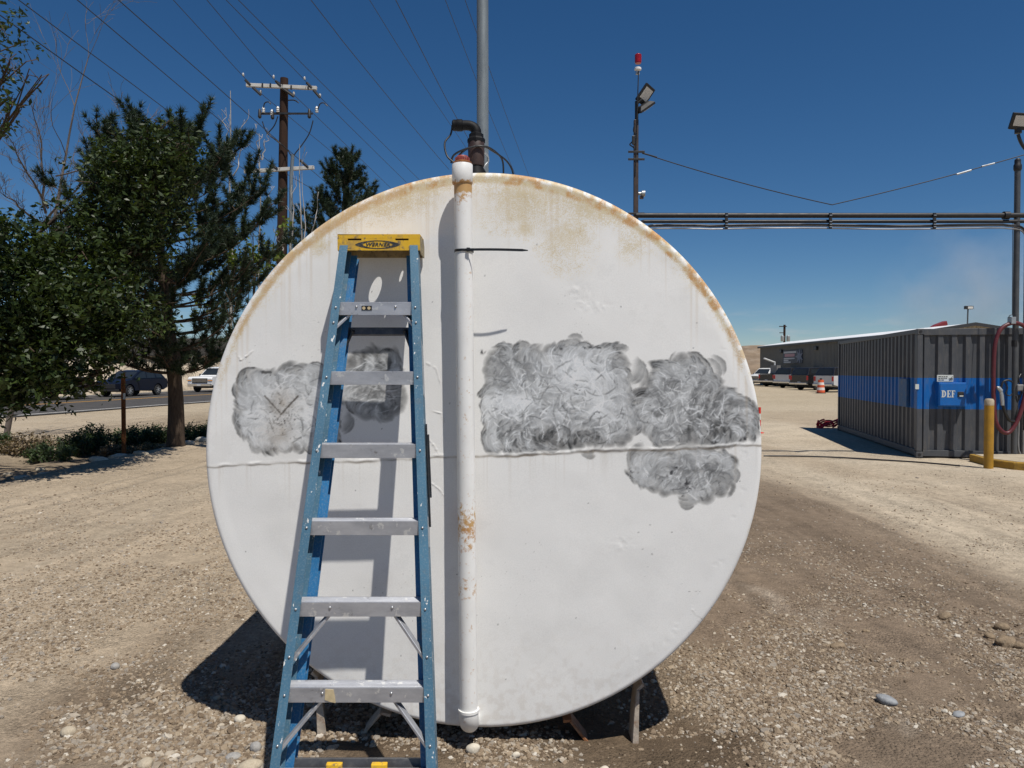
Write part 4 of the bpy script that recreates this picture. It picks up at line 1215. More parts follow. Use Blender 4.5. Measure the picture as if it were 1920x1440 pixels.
stones = [
 (128, 1378, .038, .030, .027, st_tan, 'tan cobble lying alone near the bottom left corner', .12, 'cobbles'),
 (216, 1254, .026, .024, .022, st_grey, 'round grey cobble lying alone left of the tank shadow', .15, 'cobbles'),
 (480, 1402, .028, .024, .028, st_grey, 'round pale grey cobble just left of the ladder foot', .15, 'cobbles'),
 (437, 1418, .036, .026, .018, st_grey, 'flat grey cobble half sunk in gravel left of the ladder', .25, 'cobbles'),
 (468, 1437, .056, .036, .026, st_tan, 'long tan cobble beside the left ladder rail at the bottom edge', .15, 'cobbles'),
 (273, 1437, .036, .030, .022, st_tan, 'flat tan cobble at the bottom edge left of centre', .2, 'cobbles'),
 (450, 1347, .030, .024, .020, st_white, 'pale cobble in the gravel below the tank shadow', .25, 'cobbles'),
 (407, 1308, .018, .015, .013, st_tan, 'small tan cobble at the tip of the tank shadow', .2, 'cobbles'),
 (887, 1410, .033, .028, .026, st_white, 'white cobble below the foot of the white pipe', .15, 'cobbles'),
 (967, 1420, .018, .014, .014, st_white, 'small angular pale pebble right of the white cobble under the pipe', .3, 'cobbles'),
 (1660, 1316, .050, .034, .030, st_blue, 'blue-grey rock lying in gravel at lower right', .35, 'cobbles'),
 (1797, 1340, .034, .022, .014, st_blue, 'small flat bluish rock right of the larger blue-grey rock', .4, 'cobbles'),
 (1880, 1178, .050, .036, .030, clod, 'upper dry dirt clod at the right edge', .6, 'dirt clods'),
 (1885, 1205, .060, .05, .038, clod, 'big crumbly dirt clod at the right edge', .6, 'dirt clods'),
 (1857, 1190, .030, .025, .018, clod, 'left small dirt clod of the heap at the right edge', .6, 'dirt clods'),
 (1910, 1210, .040, .03, .022, clod, 'lower right dirt clod cut by the right edge', .6, 'dirt clods'),
 (1770, 1153, .050, .034, .022, clod, 'crumbled dirt clod in the brown soil right of the tank', .7, 'dirt clods'),
 (1622, 1180, .026, .02, .012, clod, 'small dark dirt clod in the middle of the brown soil', .7, 'dirt clods'),
 (1570, 1210, .04, .026, .016, clod, 'flat dirt clod above the blue-grey rock', .7, 'dirt clods'),
 (1133, 1437, .026, .02, .016, st_white, 'pale pebble at the bottom edge below the cradle legs', .3, 'cobbles'),
]
for i, (px, py, a, b_, c_, mt, lab, ro, grp) in enumerate(stones):
    p = G(px, py); p.z = gh(p.x, p.y) + c_ * .55
    o = link('cobble' if grp == 'cobbles' else 'dirt_clod', stone_mesh('stone', (a, b_, c_), 100 + i, ro), mt, smooth=60)
    o.location = p; o.rotation_euler = (rnd.uniform(-.2, .2), rnd.uniform(-.2, .2), rnd.uniform(-.5, .5))
    tag(o, lab, 'stone' if grp == 'cobbles' else 'dirt clod', grp)

# ================================================================ PIPE GANTRY ON THE RIGHT
GYD = 14.2
iron = mat('dark_brown_steel', (0.045, 0.030, 0.026), 0.55, 0.1, 0.25, 4, dirt=(0.10, 0.055, 0.035), dirt_amt=0.5)
blk = mat('black_steel', (0.022, 0.021, 0.022), 0.5, 0.2, 0.25, 5, dirt=(0.07, 0.065, 0.06), dirt_amt=0.4)
gL = P(1192, 420, GYD); gR = P(1901, 860, GYD)
gan = thing('pipe_gantry', 'dark steel pipe gantry with floodlight post, spanning to the fuel island on the right', 'pipe gantry', (gL.x, GYD, 0))
zt_ = lambda py: P(1195, py, GYD).z
MB().box((gL.x, GYD, zt_(225) / 2), (.085, .085, zt_(225))).build('tall_post', iron, gan, bevel=.008)
MB().tube([(gL.x + .01, GYD, zt_(260)), (gL.x + .01, GYD, zt_(190))], .035, 10).build('post_extension', blk, gan, smooth=40)
MB().tube([(gL.x - .02, GYD - .05, zt_(330)), (gL.x + .035, GYD - .05, zt_(135))], .010, 8).build('beacon_mast', blk, gan, smooth=40)
bz = P(1196, 128, GYD)
MB().lathe([(.02, -.09), (.03, -.06), (.065, -.03), (.065, .0), (.055, .01)], bz, 20).build('beacon_base', mat('beacon_white', (0.7, 0.68, 0.66), 0.5), gan, smooth=30)
MB().box(P(1195.5, 129, GYD) + Vector((0, 0, -.04)), (.07, .05, .13)).build('beacon_bracket', galv, gan, bevel=.004)
beacon_red = mat('beacon_red_lens', (0.32, 0.01, 0.012), 0.15, spec=0.6, coat=0.3)
bl = MB()
bz2 = P(1196.5, 116, GYD)
for i in range(14):
    a_ = i / 14 * 6.283
    bl.box((bz2.x + .055 * math.cos(a_), bz2.y + .055 * math.sin(a_), bz2.z + .06), (.014, .02, .14), Matrix.Rotation(a_, 3, 'Z'))
bl.lathe([(.054, -.03), (.056, 0), (.054, .13), (.045, .145)], bz2, 20)
bl.build('beacon_lens', beacon_red, gan, smooth=30)
lamp_lens = mat('floodlight_lens', (0.62, 0.60, 0.56), 0.25, spec=0.6, var=0.08, scale=30)
def floodlight(c, face, up, w, h, d, name='floodlight'):
    face = Vector(face).normalized(); up = Vector(up); x = up.cross(face).normalized(); up = face.cross(x)
    M3 = Matrix((x, up, face)).transposed()
    o = MB()
    o.loft([[c + M3 @ Vector(q) for q in sec] for sec in (
        [(-w * .3, -h * .3, -d), (w * .3, -h * .3, -d), (w * .3, h * .3, -d), (-w * .3, h * .3, -d)],
        [(-w / 2, -h / 2, -d * .4), (w / 2, -h / 2, -d * .4), (w / 2, h / 2, -d * .4), (-w / 2, h / 2, -d * .4)],
        [(-w / 2, -h / 2, 0), (w / 2, -h / 2, 0), (w / 2, h / 2, 0), (-w / 2, h / 2, 0)])])
    f = o.build(name, blk, gan, bevel=.01)
    MB().box(c + M3 @ Vector((0, h * .04, .006)), (w * .72, h * .62, .008), M3).build('lens', lamp_lens, f)
    return f
c1 = P(1211, 178, GYD)
floodlight(c1, (.35, -.8, -.45), (.45, .0, .9), .24, .36, .12)
MB().tube([(gL.x + .01, GYD, zt_(196)), P(1200, 189, GYD), P(1204, 186, GYD)], .02, 8).build('knuckle', blk, gan, smooth=40)
c2 = P(1211, 204, GYD)
floodlight(c2, (.5, .35, -.75), (.8, .1, .5), .24, .34, .10)
MB().tube([(gL.x, GYD, zt_(214)), P(1203, 208, GYD)], .02, 8).build('knuckle', blk, gan, smooth=40)
for py in (286, 300, 401.5):
    MB().box((gL.x, GYD - .05, zt_(py)), (.31, .02, .04)).build('cross_plate', blk, gan, bevel=.003)
MB().tube(spline([P(1190, 232, GYD - .06), P(1188, 245, GYD - .07), P(1192, 256, GYD - .07), P(1187, 264, GYD - .07), P(1181, 271, GYD - .07), P(1186, 275, GYD - .07), P(1191, 280, GYD - .06)]), .012, 6).build('wire_loop', black_plastic, gan, smooth=60)
MB().box(P(1188, 263, GYD - .08), (.06, .05, .16)).build('junction_box', blk, gan, bevel=.006)
hb = P(1203, 363, GYD - .02)
MB().lathe([(.03, 0), (.03, .05), (.055, .06), (.06, .12), (.02, .125)], hb + Vector((-.06, 0, 0)), 16, Matrix.Rotation(math.pi / 2, 3, 'Y')).build('horn', galv, gan, smooth=30)
MB().box(hb + Vector((0, 0, -.07)), (.07, .05, .06)).build('horn_bracket', iron, gan, bevel=.004)
# runs of pipe
xr = P(1921, 405, GYD).x + 2.5
zp = P(1560, 405.5, GYD).z
MB().tube([(gL.x, GYD - .02, zp + .012), (xr, GYD - .02, zp + .012)], .048, 14).build('main_pipe', blk, gan, smooth=40)
MB().tube([(gL.x + .12, GYD - .02, zp - .14), (gL.x + .12, GYD - .02, zp - .105), (gL.x + .16, GYD - .02, zp - .10), (xr, GYD - .02, zp - .10)], .034, 12).build('second_pipe', blk, gan, smooth=40)
cond = mat('grey_conduit', (0.24, 0.235, 0.23), 0.5, 0.3, 0.15, 8)
def zrow(py): return P(1560, py, GYD).z
for off, mt, py, drop in ((-.06, blk, 423.0, .0), (-.05, cond, 425.5, .0), (-.05, cond, 429.5, .0)):
    z = zrow(py)
    a_ = [Vector((gL.x + .13 + (429 - py) * .0, GYD + off, z - .5)), Vector((gL.x + .13, GYD + off, z - .2)), Vector((gL.x + .22, GYD + off, z - .03)), Vector((gL.x + .42, GYD + off, z)), Vector((gL.x + 1.2, GYD + off, z))]
    pts = spline(a_, 5) + [Vector((x, GYD + off, z - .012 * math.sin((x - gL.x) * 1.6))) for x in np.linspace(gL.x + 1.4, gR.x - .3, 22)]
    pts += spline([Vector((gR.x - .2, GYD + off, z)), Vector((gR.x + .05, GYD + off, z - .04)), Vector((gR.x + .14, GYD + off, z - .25)), Vector((gR.x + .15, GYD + off, z - 1.0)), Vector((gR.x + .15, GYD + off, .6))], 5)
    MB().tube(pts, .014 if mt is cond else .018, 6).build('conduit', mt, gan, smooth=60)
for px in (1362, 1557, 1752):
    q = P(px, 414, GYD - .09)
    hg = MB().box(q, (.055, .03, .30)).build('pipe_hanger', blk, gan, bevel=.004)
    for dz in (.10, -.02, -.07, -.115):
        MB().box(q + Vector((.0, -.022, dz)), (.045, .015, .014)).build('clamp', galv, hg)
# support cable
MB().tube([P(1204, 287, GYD), P(1232, 295, GYD)], .014, 6).build('cable_end', blk, gan)
cb_m = P(1560, 384, GYD)
def sag(a, b, s, n=12): return [a.lerp(b, i / n) + Vector((0, 0, -s * 4 * (i / n) * (1 - i / n))) for i in range(n + 1)]
MB().tube(sag(P(1204, 287, GYD), cb_m, .05), .009, 6).build('stay_cable', blk, gan)
MB().tube(sag(cb_m, P(1921, 290, GYD), .03), .009, 6).build('stay_cable', blk, gan)
MB().tube([P(1794, 327, GYD - .01), P(1821, 319, GYD - .01)], .017, 6).build('turnbuckle', galv, gan)
MB().tube([P(1841, 312, GYD - .01), P(1865, 306, GYD - .01)], .014, 6).build('turnbuckle', galv, gan)
# posts at the island
grey_post = mat('grey_post', (0.075, 0.078, 0.082), 0.5, 0.25, 0.2, 4, dirt=(0.13, 0.12, 0.11), dirt_amt=0.4)
zP = lambda py: P(1906, py, GYD).z
MB().tube([(gR.x, GYD, .15), (gR.x, GYD, zP(315))], .052, 14).build('island_post', grey_post, gan, smooth=40)
MB().lathe([(.06, 0), (.07, .03), (.07, .1), (.055, .13), (.055, .2), (.03, .23)], (gR.x, GYD, zP(320)), 14).build('post_head', blk, gan, smooth=30)
MB().tube([(gR.x + .21, GYD + .05, .15), (gR.x + .21, GYD + .05, zP(395))], .03, 10).build('riser_pipe', cond, gan, smooth=40)
MB().lathe([(.055, 0), (.055, .12)], (gR.x - .01, GYD, P(1900, 650, GYD).z), 12).build('post_band', blk, gan, smooth=30)
MB().lathe([(.075, -.05), (.075, .05)], Vector((gR.x - .22, GYD - .02, zp + .012)), 14, Matrix.Rotation(math.pi / 2, 3, 'Y')).build('pipe_coupling', blk, gan, smooth=30)
c3_ = P(1915, 228, GYD - .1)
floodlight(c3_, (-.25, -.85, -.4), (.2, .3, .9), .34, .30, .16)
MB().tube(spline([P(1909, 252, GYD), P(1912, 262, GYD), P(1917, 272, GYD), P(1923, 280, GYD)]), .03, 10).build('lamp_arm', blk, gan, smooth=50)
MB().lathe([(.06, 0), (.06, .12)], P(1909, 250, GYD), 12).build('lamp_knuckle', blk, gan, smooth=30)

# ---- fuel island with yellow edge, hoses, bollard
island_y = mat('worn_yellow_paint', (0.36, 0.21, 0.03), 0.8, var=0.25, scale=6, dirt=(0.12, 0.08, 0.05), dirt_amt=0.85, bumpy=0.3)
conc = mat('dusty_concrete', (0.40, 0.34, 0.25), 0.95, var=0.2, scale=5, dirt=(0.22, 0.17, 0.12), dirt_amt=0.6, bumpy=0.3, spec=0.15)
i0 = G(1864, 876); isl = thing('fuel_island', 'low concrete fuel island with worn yellow painted edge', 'fuel island', (i0.x + 1, i0.y - .1, 0))
pl = [(i0.x, i0.y + .35), (i0.x - .02, i0.y + .1), (i0.x + .12, i0.y - .35), (i0.x + .40, i0.y - .62), (i0.x + 2.4, i0.y - .75), (i0.x + 2.4, i0.y + .9), (i0.x + .1, i0.y + .9)]
MB().prism(pl, 2, -.1, .135).build('painted_edge', island_y, isl, bevel=.02)
ins = [((x - i0.x - 1) * .93 + i0.x + 1, (y - i0.y - .1) * .9 + i0.y + .1) for x, y in pl]
MB().prism(ins, 2, .1, .142).build('island_top', conc, isl)
redh = mat('red_hose', (0.095, 0.012, 0.017), 0.5, var=0.25, scale=6, dirt=(0.12, 0.05, 0.05), dirt_amt=0.4)
hy = GYD - .12
ho = thing('hanging_hose', 'dark red hose hanging in a loop beside the yellow bollard', 'hose', (P(1895, 700, hy).x, hy, P(1895, 812, hy).z))
MB().tube(spline([P(1935, 640, hy), P(1925, 616, hy), P(1908, 606, hy), P(1893, 607, hy), P(1876, 618, hy), P(1866, 645, hy), P(1863, 690, hy), P(1863, 745, hy), P(1866, 785, hy), P(1875, 805, hy), P(1888, 812, hy), P(1900, 802, hy), P(1911, 780, hy), P(1922, 742, hy), P(1932, 690, hy)]), .037, 12).build('hose_tube', redh, ho, smooth=60)
MB().box(P(1897, 601, hy), (.09, .12, .13)).build('hose_hanger', galv, ho, bevel=.006)
MB().tube(spline([P(1891, 596, hy), P(1893, 592, hy), P(1897, 590.5, hy), P(1901, 592, hy), P(1902, 597, hy)]), .008, 6).build('hanger_ring', blk, ho, smooth=60)
MB().tube([P(1898, 590, hy), P(1899, 418, hy + .08)], .006, 6).build('hanger_wire', blk, ho)
hn = thing('fuel_nozzle', 'silver nozzle on a short black hose hung beside the grey island post', 'nozzle', P(1878, 735, hy))
MB().tube(spline([P(1901, 790, hy), P(1893, 788, hy - .03), P(1887, 778, hy - .05), P(1882, 765, hy - .05), P(1880, 752, hy - .05)]), .03, 10).build('nozzle_hose', black_plastic, hn, smooth=60)
MB().tube([P(1880, 760, hy - .05), P(1878, 742, hy - .05), P(1876, 732, hy - .05)], [.033, .036, .03], 12).build('swivel', galv, hn, smooth=40)
MB().tube([P(1877, 733, hy - .05), P(1872, 727, hy - .05), P(1869, 727, hy - .05)], [.04, .035, .03], 10).build('nozzle_body', galv, hn, smooth=40)
MB().tube(spline([P(1877, 727, hy - .03), P(1881, 716, hy - .03), P(1890, 713, hy - .03), P(1898, 716, hy - .02)]), .018, 8).build('trigger_guard', blk, hn, smooth=50)
MB().tube(spline([P(1884, 716, hy), P(1889, 727, hy), P(1886, 738, hy), P(1893, 742, hy), P(1898, 738, hy)]), .012, 6).build('chain_hook', blk, hn, smooth=50)
mb = thing('meter_box', 'small grey valve box with pipework on the island riser at the right edge', 'valve box', P(1912, 726, GYD))
MB().box(P(1911, 727, GYD - .03), (.14, .12, .13)).build('housing', cond, mb, bevel=.02)
MB().tube(spline([P(1911, 740, GYD), P(1907, 760, GYD), P(1910, 790, GYD), P(1909, 830, GYD), P(1912, 850, GYD), P(1925, 866, GYD)]), .018, 8).build('drain_pipe', cond, mb, smooth=50)
MB().tube(spline([P(1915, 700, GYD), P(1910, 712, GYD - .05), P(1915, 735, GYD - .06), P(1908, 752, GYD - .05), P(1905, 742, GYD - .05)]), .014, 8).build('valve_hose', black_plastic, mb, smooth=50)
boll = G(1848, 878)
bol = thing('bollard', 'yellow painted steel bollard with concrete filled top in front of the dark container', 'bollard', (boll.x + .05, boll.y, 0))
yel_b = mat('bollard_yellow', (0.36, 0.19, 0.012), 0.6, var=0.2, scale=5, dirt=(0.2, 0.12, 0.04), dirt_amt=0.6)
bzt = P(1855, 760, boll.y).z
MB().lathe([(.076, -.05), (.076, bzt)], (boll.x + .05, boll.y, 0), 24).build('post', yel_b, bol, smooth=40)
MB().lathe([(.0765, bzt), (.0765, bzt + .085), (.06, bzt + .115), (.02, bzt + .12)], (boll.x + .05, boll.y, 0), 24).build('concrete_top', conc, bol, smooth=40)
gc_pts = [G(1432, 857), G(1500, 857.5), G(1570, 860), G(1640, 864), G(1720, 869), G(1800, 876)]
gco = MB().tube(spline([p + Vector((0, 0, .025)) for p in gc_pts]), .016, 6).build('ground_cable', blk, smooth=60)
tag(gco, 'thin dark cable lying across the dirt between the tank and the container', 'cable')

# ================================================================ SHIPPING CONTAINER
k0 = G(1718, 858)
e_back = Vector((.2, .98, 0)).normalized(); yawc = math.atan2(-e_back.x, e_back.y)
CW, CL, CH = 2.44, 6.9, 2.56
CMt = Matrix.LocRotScale(k0, Euler((0, 0, yawc)), None)
m, nt, b, out = new_mat('container_paint')
tc = nt.nodes.new('ShaderNodeTexCoord'); sx = nt.nodes.new('ShaderNodeSeparateXYZ'); nt.links.new(tc.outputs['Object'], sx.inputs[0])
n1 = noise_node(nt, 2.2, 6, 0.65); n2 = noise_node(nt, 14, 6, 0.7, stretch=(1, 1, 0.25))
def gt(v):
    q = nt.nodes.new('ShaderNodeMath'); q.operation = 'GREATER_THAN'; nt.links.new(sx.outputs['Z'], q.inputs[0]); q.inputs[1].default_value = v; return q.outputs[0]
grey_c = ramp(nt, n1.outputs['Fac'], [(0.3, (0.058, 0.062, 0.070)), (0.7, (0.088, 0.092, 0.10))]).outputs[0]
blue_c = ramp(nt, n1.outputs['Fac'], [(0.3, (0.002, 0.095, 0.34)), (0.7, (0.003, 0.125, 0.42))]).outputs[0]
q = nt.nodes.new('ShaderNodeMath'); q.operation = 'SUBTRACT'; nt.links.new(gt(0.97), q.inputs[0]); nt.links.new(gt(1.585), q.inputs[1])
c = mix(nt, q.outputs[0], grey_c, blue_c)
c = mix(nt, ramp(nt, n2.outputs['Fac'], [(0.50, 0.0), (0.75, 0.5)]).outputs[0], c, (0.17, 0.15, 0.125))
nt.links.new(c, b.inputs['Base Color']); b.inputs['Roughness'].default_value = 0.5; b.inputs['Specular IOR Level'].default_value = 0.35
cont_mat = m
con = thing('shipping_container', 'dark grey corrugated shipping container with a blue band and DEF cabinet', 'container', k0, (0, 0, yawc))
def cbuild(mbx, name, mt, parent=con, **kw):
    return mbx.build(name, mt, parent, world_space=False, **kw)
FR = 0.10
def corr(n, pitch, flat, slope, dep):
    """trapezoid corrugation profile points (t, depth)"""
    pts = []
    t = 0
    for i in range(n):
        pts += [(t, 0), (t + flat, 0), (t + flat + slope, dep), (t + 2 * flat + slope, dep), (t + 2 * flat + 2 * slope, 0)]
        t += pitch
    return pts
# end facing the viewer: ridges towards -y
def panel(name, length, z0, z1, place, npitch, dep):
    pitch = length / npitch; slope = pitch * .14; flat = (pitch - 2 * slope) / 2
    prof = []
    for i in range(npitch):
        t = i * pitch
        prof += [(t, dep), (t + slope, 0), (t + slope + flat, 0), (t + 2 * slope + flat, dep)]
    prof.append((length, dep))
    mbx = MB(); V = []; F = []
    for t, d in prof:
        V.append(place(t, d, z0)); V.append(place(t, d, z1))
    for i in range(len(prof) - 1): F.append((2 * i, 2 * i + 2, 2 * i + 3, 2 * i + 1))
    mbx.add(V, F)
    return cbuild(mbx, name, cont_mat)
panel('end_panel', CW - 2 * FR, .16, CH - .13, lambda t, d, z: (FR + t, .02 + d, z), 9, .045)
panel('side_panel', CL - 2 * FR, .16, CH - .09, lambda t, d, z: (.02 + d, FR + t, z), 25, .036)
panel('side_panel', CL - 2 * FR, .16, CH - .09, lambda t, d, z: (CW - .02 - d, FR + t, z), 25, .036)
panel('end_panel', CW - 2 * FR, .16, CH - .13, lambda t, d, z: (FR + t, CL - .02 - d, z), 9, .045)
for x in (0, CW - FR):
    for y in (0, CL - FR):
        cbuild(MB().bb(x, x + FR, y, y + FR, .13, CH - .12), 'corner_post', cont_mat, bevel=.008)
        for z in (0, CH - .118):
            co = MB(); co.bb(x - .006, x + FR + .02, y - .006, y + FR + .02, z, z + .118)
            cf = cbuild(co, 'corner_casting', cont_mat, bevel=.01)
            if y == 0:
                cbuild(MB().lathe([(.03, 0), (.03, .004)], (x + .055, -.0065, z + .06), 12, Matrix.Rotation(math.pi / 2, 3, 'X')), 'lifting_hole', blk, cf)
cbuild(MB().bb(FR + .02, CW - FR - .02, .003, .075, CH - .13, CH - .003), 'top_rail', cont_mat, bevel=.006)
cbuild(MB().bb(FR + .02, CW - FR - .02, .003, .085, .03, .155), 'bottom_rail', cont_mat, bevel=.006)
for x in (.004, CW - .075):
    cbuild(MB().bb(x, x + .07, FR + .02, CL - FR - .02, CH - .09, CH - .004), 'top_rail', cont_mat, bevel=.006)
    cbuild(MB().bb(x, x + .07, FR + .02, CL - FR - .02, .03, .155), 'bottom_rail', cont_mat, bevel=.006)
cbuild(MB().bb(.08, CW - .08, .08, CL - .08, CH - .05, CH - .02), 'roof_sheet', cont_mat)
cbuild(MB().bb(.09, CW - .09, .09, CL - .09, .05, .15), 'floor_sheet', blk)
wht = mat('white_sign', (0.62, 0.64, 0.60), 0.6, var=0.1, scale=12)
bluebox = mat('cabinet_blue', (0.002, 0.12, 0.42), 0.45, var=0.12, scale=4, dirt=(0.1, 0.12, 0.16), dirt_amt=0.3)
iM = CMt.inverted()
def onface(px, py):
    """local x,z on the end face"""
    d = ray(px, py); o = Vector((0, 0, CAM_H)); ol = iM @ o; dl = iM.to_3x3() @ d
    t = (0.0 - ol.y) / dl.y; q = ol + dl * t; return q.x, q.z
bx0, bz1 = onface(1757, 717); bx1, bz0 = onface(1808, 762)
cab = cbuild(MB().bb(bx0, bx1, -.10, .03, bz0, bz1), 'def_cabinet', bluebox, bevel=.008)
cbuild(MB().bb(bx0 + .02, bx1 - .02, -.112, -.1005, bz0 + .02, bz1 - .02), 'cabinet_door', bluebox, cab, bevel=.004)
lt = MB(); LX, LZ, LH, ly0, ly1 = (bx0 + bx1) / 2 - .205, (bz0 + bz1) / 2 - .055, .135, -.1155, -.1125
def lbox(x0, x1, z0, z1): lt.bb(LX + x0, LX + x1, ly0, ly1, LZ + z0, LZ + z1)
# D
lbox(.012, .038, 0, LH); lbox(0, .012, 0, .01); lbox(0, .012, LH - .01, LH)
arcD = [(.038 + .045 * math.cos(t) * 1.05, LH / 2 + LH / 2 * math.sin(t)) for t in np.linspace(-math.pi / 2, math.pi / 2, 13)]
arcI = [(.038 + .022 * math.cos(t), LH / 2 + (LH / 2 - .014) * math.sin(t)) for t in np.linspace(-math.pi / 2, math.pi / 2, 13)]
for i in range(12):
    qd = [arcD[i], arcD[i + 1], arcI[i + 1], arcI[i]]
    lt.prism([(LX + a_, LZ + c_) for a_, c_ in qd], 1, ly0, ly1)
for ox, fk in ((.098, 0), (.178, 1)):      # E, F
    lbox(ox + .010, ox + .035, 0, LH); lbox(ox, ox + .010, 0, .010); lbox(ox, ox + .010, LH - .010, LH)
    lbox(ox + .035, ox + .068, LH - .012, LH); lbox(ox + .060, ox + .068, LH - .036, LH - .012)
    lbox(ox + .035, ox + .054, LH * .48, LH * .48 + .012); lbox(ox + .047, ox + .054, LH * .38, LH * .48)
    if fk: lbox(ox + .035, ox + .046, 0, .010)
    else: lbox(ox + .035, ox + .070, 0, .012); lbox(ox + .062, ox + .070, .012, .036)
cbuild(lt, 'lettering', wht, cab)
hx0, hz0 = onface(1797, 739)
cbuild(MB().box((hx0, -.116, hz0), (.11, .012, .10)), 'latch_plate', blk, cab, bevel=.01)
cbuild(MB().box((hx0 + .01, -.126, hz0 - .035), (.07, .012, .022)), 'latch_handle', wht, cab, bevel=.004)
sx0, sz1 = onface(1757, 703); sx1, sz0 = onface(1787, 715.5)
sgn = cbuild(MB().bb(sx0, sx1, -.012, .022, sz0, sz1), 'notice_sign', wht)
lines = MB()
for i, wd in enumerate((.62, .52, .45)):
    z = sz1 - (sz1 - sz0) * (.26 + .25 * i)
    x = sx0 + .02
    while x < sx0 + (sx1 - sx0) * wd:
        wl_ = rnd.uniform(.02, .05); lines.bb(x, x + wl_, -.0145, -.0125, z - .008, z + .008); x += wl_ + .012
for a_, b_ in (((.78, .2), (.95, .8)), ((.72, .45), (.97, .5)), ((.74, .25), (.97, .3))):
    p0 = Vector((sx0 + (sx1 - sx0) * a_[0], -.0135, sz0 + (sz1 - sz0) * a_[1])); p1 = Vector((sx0 + (sx1 - sx0) * b_[0], -.0135, sz0 + (sz1 - sz0) * b_[1]))
    lines.tube([p0, p1], .006, 4)
cbuild(lines, 'sign_print', ink, sgn)
x_, z_ = onface(1719, 725)
cbuild(MB().bb(x_ - .03, x_ + .035, -.015, .0, z_ - .05, z_ + .05), 'label_plate', wht)
cbuild(MB().bb(-.03, .018, .55, 1.05, .98, 1.56), 'side_box', mat('side_plate_blue', (0.02, 0.10, 0.24), 0.6, var=0.3, scale=5, dirt=(0.15, 0.16, 0.18), dirt_amt=0.6))

# ---- red hose heap at the far corner of the container
hc = G(1555, 803)
heap = thing('hose_coil', 'small heap of bright red hose by the far corner of the container', 'hose', hc)
brighth = mat('bright_red_hose', (0.50, 0.02, 0.035), 0.5, var=0.2, scale=8)
for i in range(4):
    pts = [hc + Vector((.18 * i * .25 - .1 + (.22 + .05 * i) * math.cos(t + i), .12 * math.sin(t), .07 + .05 * i + .11 * math.sin(t * 1.5 + i))) for t in np.linspace(0, 6.28, 22)]
    MB().tube([p if p.z > .02 else Vector((p.x, p.y, .02)) for p in pts], .024, 8).build('hose_loop', brighth, heap, smooth=60)
# ---- red/white delineator right of the tank
dl = G(1424, 812)
de = thing('delineator', 'thin red and white marker post just right of the tank', 'marker post', dl)
dz = P(1422, 765, dl.y).z
redp = mat('marker_red', (0.62, 0.03, 0.02), 0.5); 
for i in range(4):
    MB().lathe([(.035, dz * i / 4 + .02), (.035, dz * (i + 1) / 4 + .02)], dl, 12).build('marker_band', redp if i in (1, 3) else wht, de, smooth=40)
MB().lathe([(.12, 0), (.12, .015), (.05, .03)], dl, 16).build('marker_base', redp, de, smooth=40)
# ================================================================ WAREHOUSE AND YARD
WX, WY0, WY1 = 29.6, 54.0, 89.0
EAVE = 4.45; RIDGE = 5.02; HALF = 3.7
wh = thing('warehouse', 'long low metal warehouse with white roof beyond the container', 'building', (WX + HALF, WY0, 0))
side_m = mat('olive_siding', (0.17, 0.162, 0.142), 0.6, var=0.12, scale=0.6, dirt=(0.1, 0.09, 0.08), dirt_amt=0.3)
tan_m = mat('tan_siding', (0.34, 0.30, 0.24), 0.65, var=0.1, scale=0.8)
roof_m = mat('white_roof_steel', (0.80, 0.80, 0.79), 0.45, 0.0, 0.05, 0.5)
trim_m = mat('dark_roof_trim', (0.035, 0.035, 0.037), 0.5)
def ribbed(p0, p1, z0, z1fun, nrm, n, dep, mt, name):
    V = []; F = []
    p0 = Vector(p0); p1 = Vector(p1); nrm = Vector(nrm)
    pr = []
    for i in range(n):
        for f, d in ((0, 0), (.7, 0), (.78, dep), (.92, dep)): pr.append(((i + f) / n, d))
    pr.append((1, 0))
    for t, d in pr:
        q = p0.lerp(p1, t) + nrm * d
        V.append((q.x, q.y, z0)); V.append((q.x, q.y, z1fun(t)))
    for i in range(len(pr) - 1): F.append((2 * i, 2 * i + 2, 2 * i + 3, 2 * i + 1))
    return MB().add(V, F).build(name, mt, wh)
ribbed((WX, WY0, 0), (WX, WY1, 0), 0, lambda t: EAVE, (-1, 0, 0), 115, .05, side_m, 'side_wall')
ribbed((WX, WY0, 0), (WX + 2 * HALF, WY0, 0), 0, lambda t: EAVE + (RIDGE - EAVE) * (1 - abs(2 * t - 1)) - .02, (0, -1, 0), 24, .04, tan_m, 'gable_wall')
ribbed((WX + 2 * HALF, WY0, 0), (WX + 2 * HALF, WY1, 0), 0, lambda t: EAVE, (1, 0, 0), 100, .05, side_m, 'side_wall')
ribbed((WX, WY1, 0), (WX + 2 * HALF, WY1, 0), 0, lambda t: EAVE + (RIDGE - EAVE) * (1 - abs(2 * t - 1)) - .02, (0, 1, 0), 24, .04, tan_m, 'gable_wall')
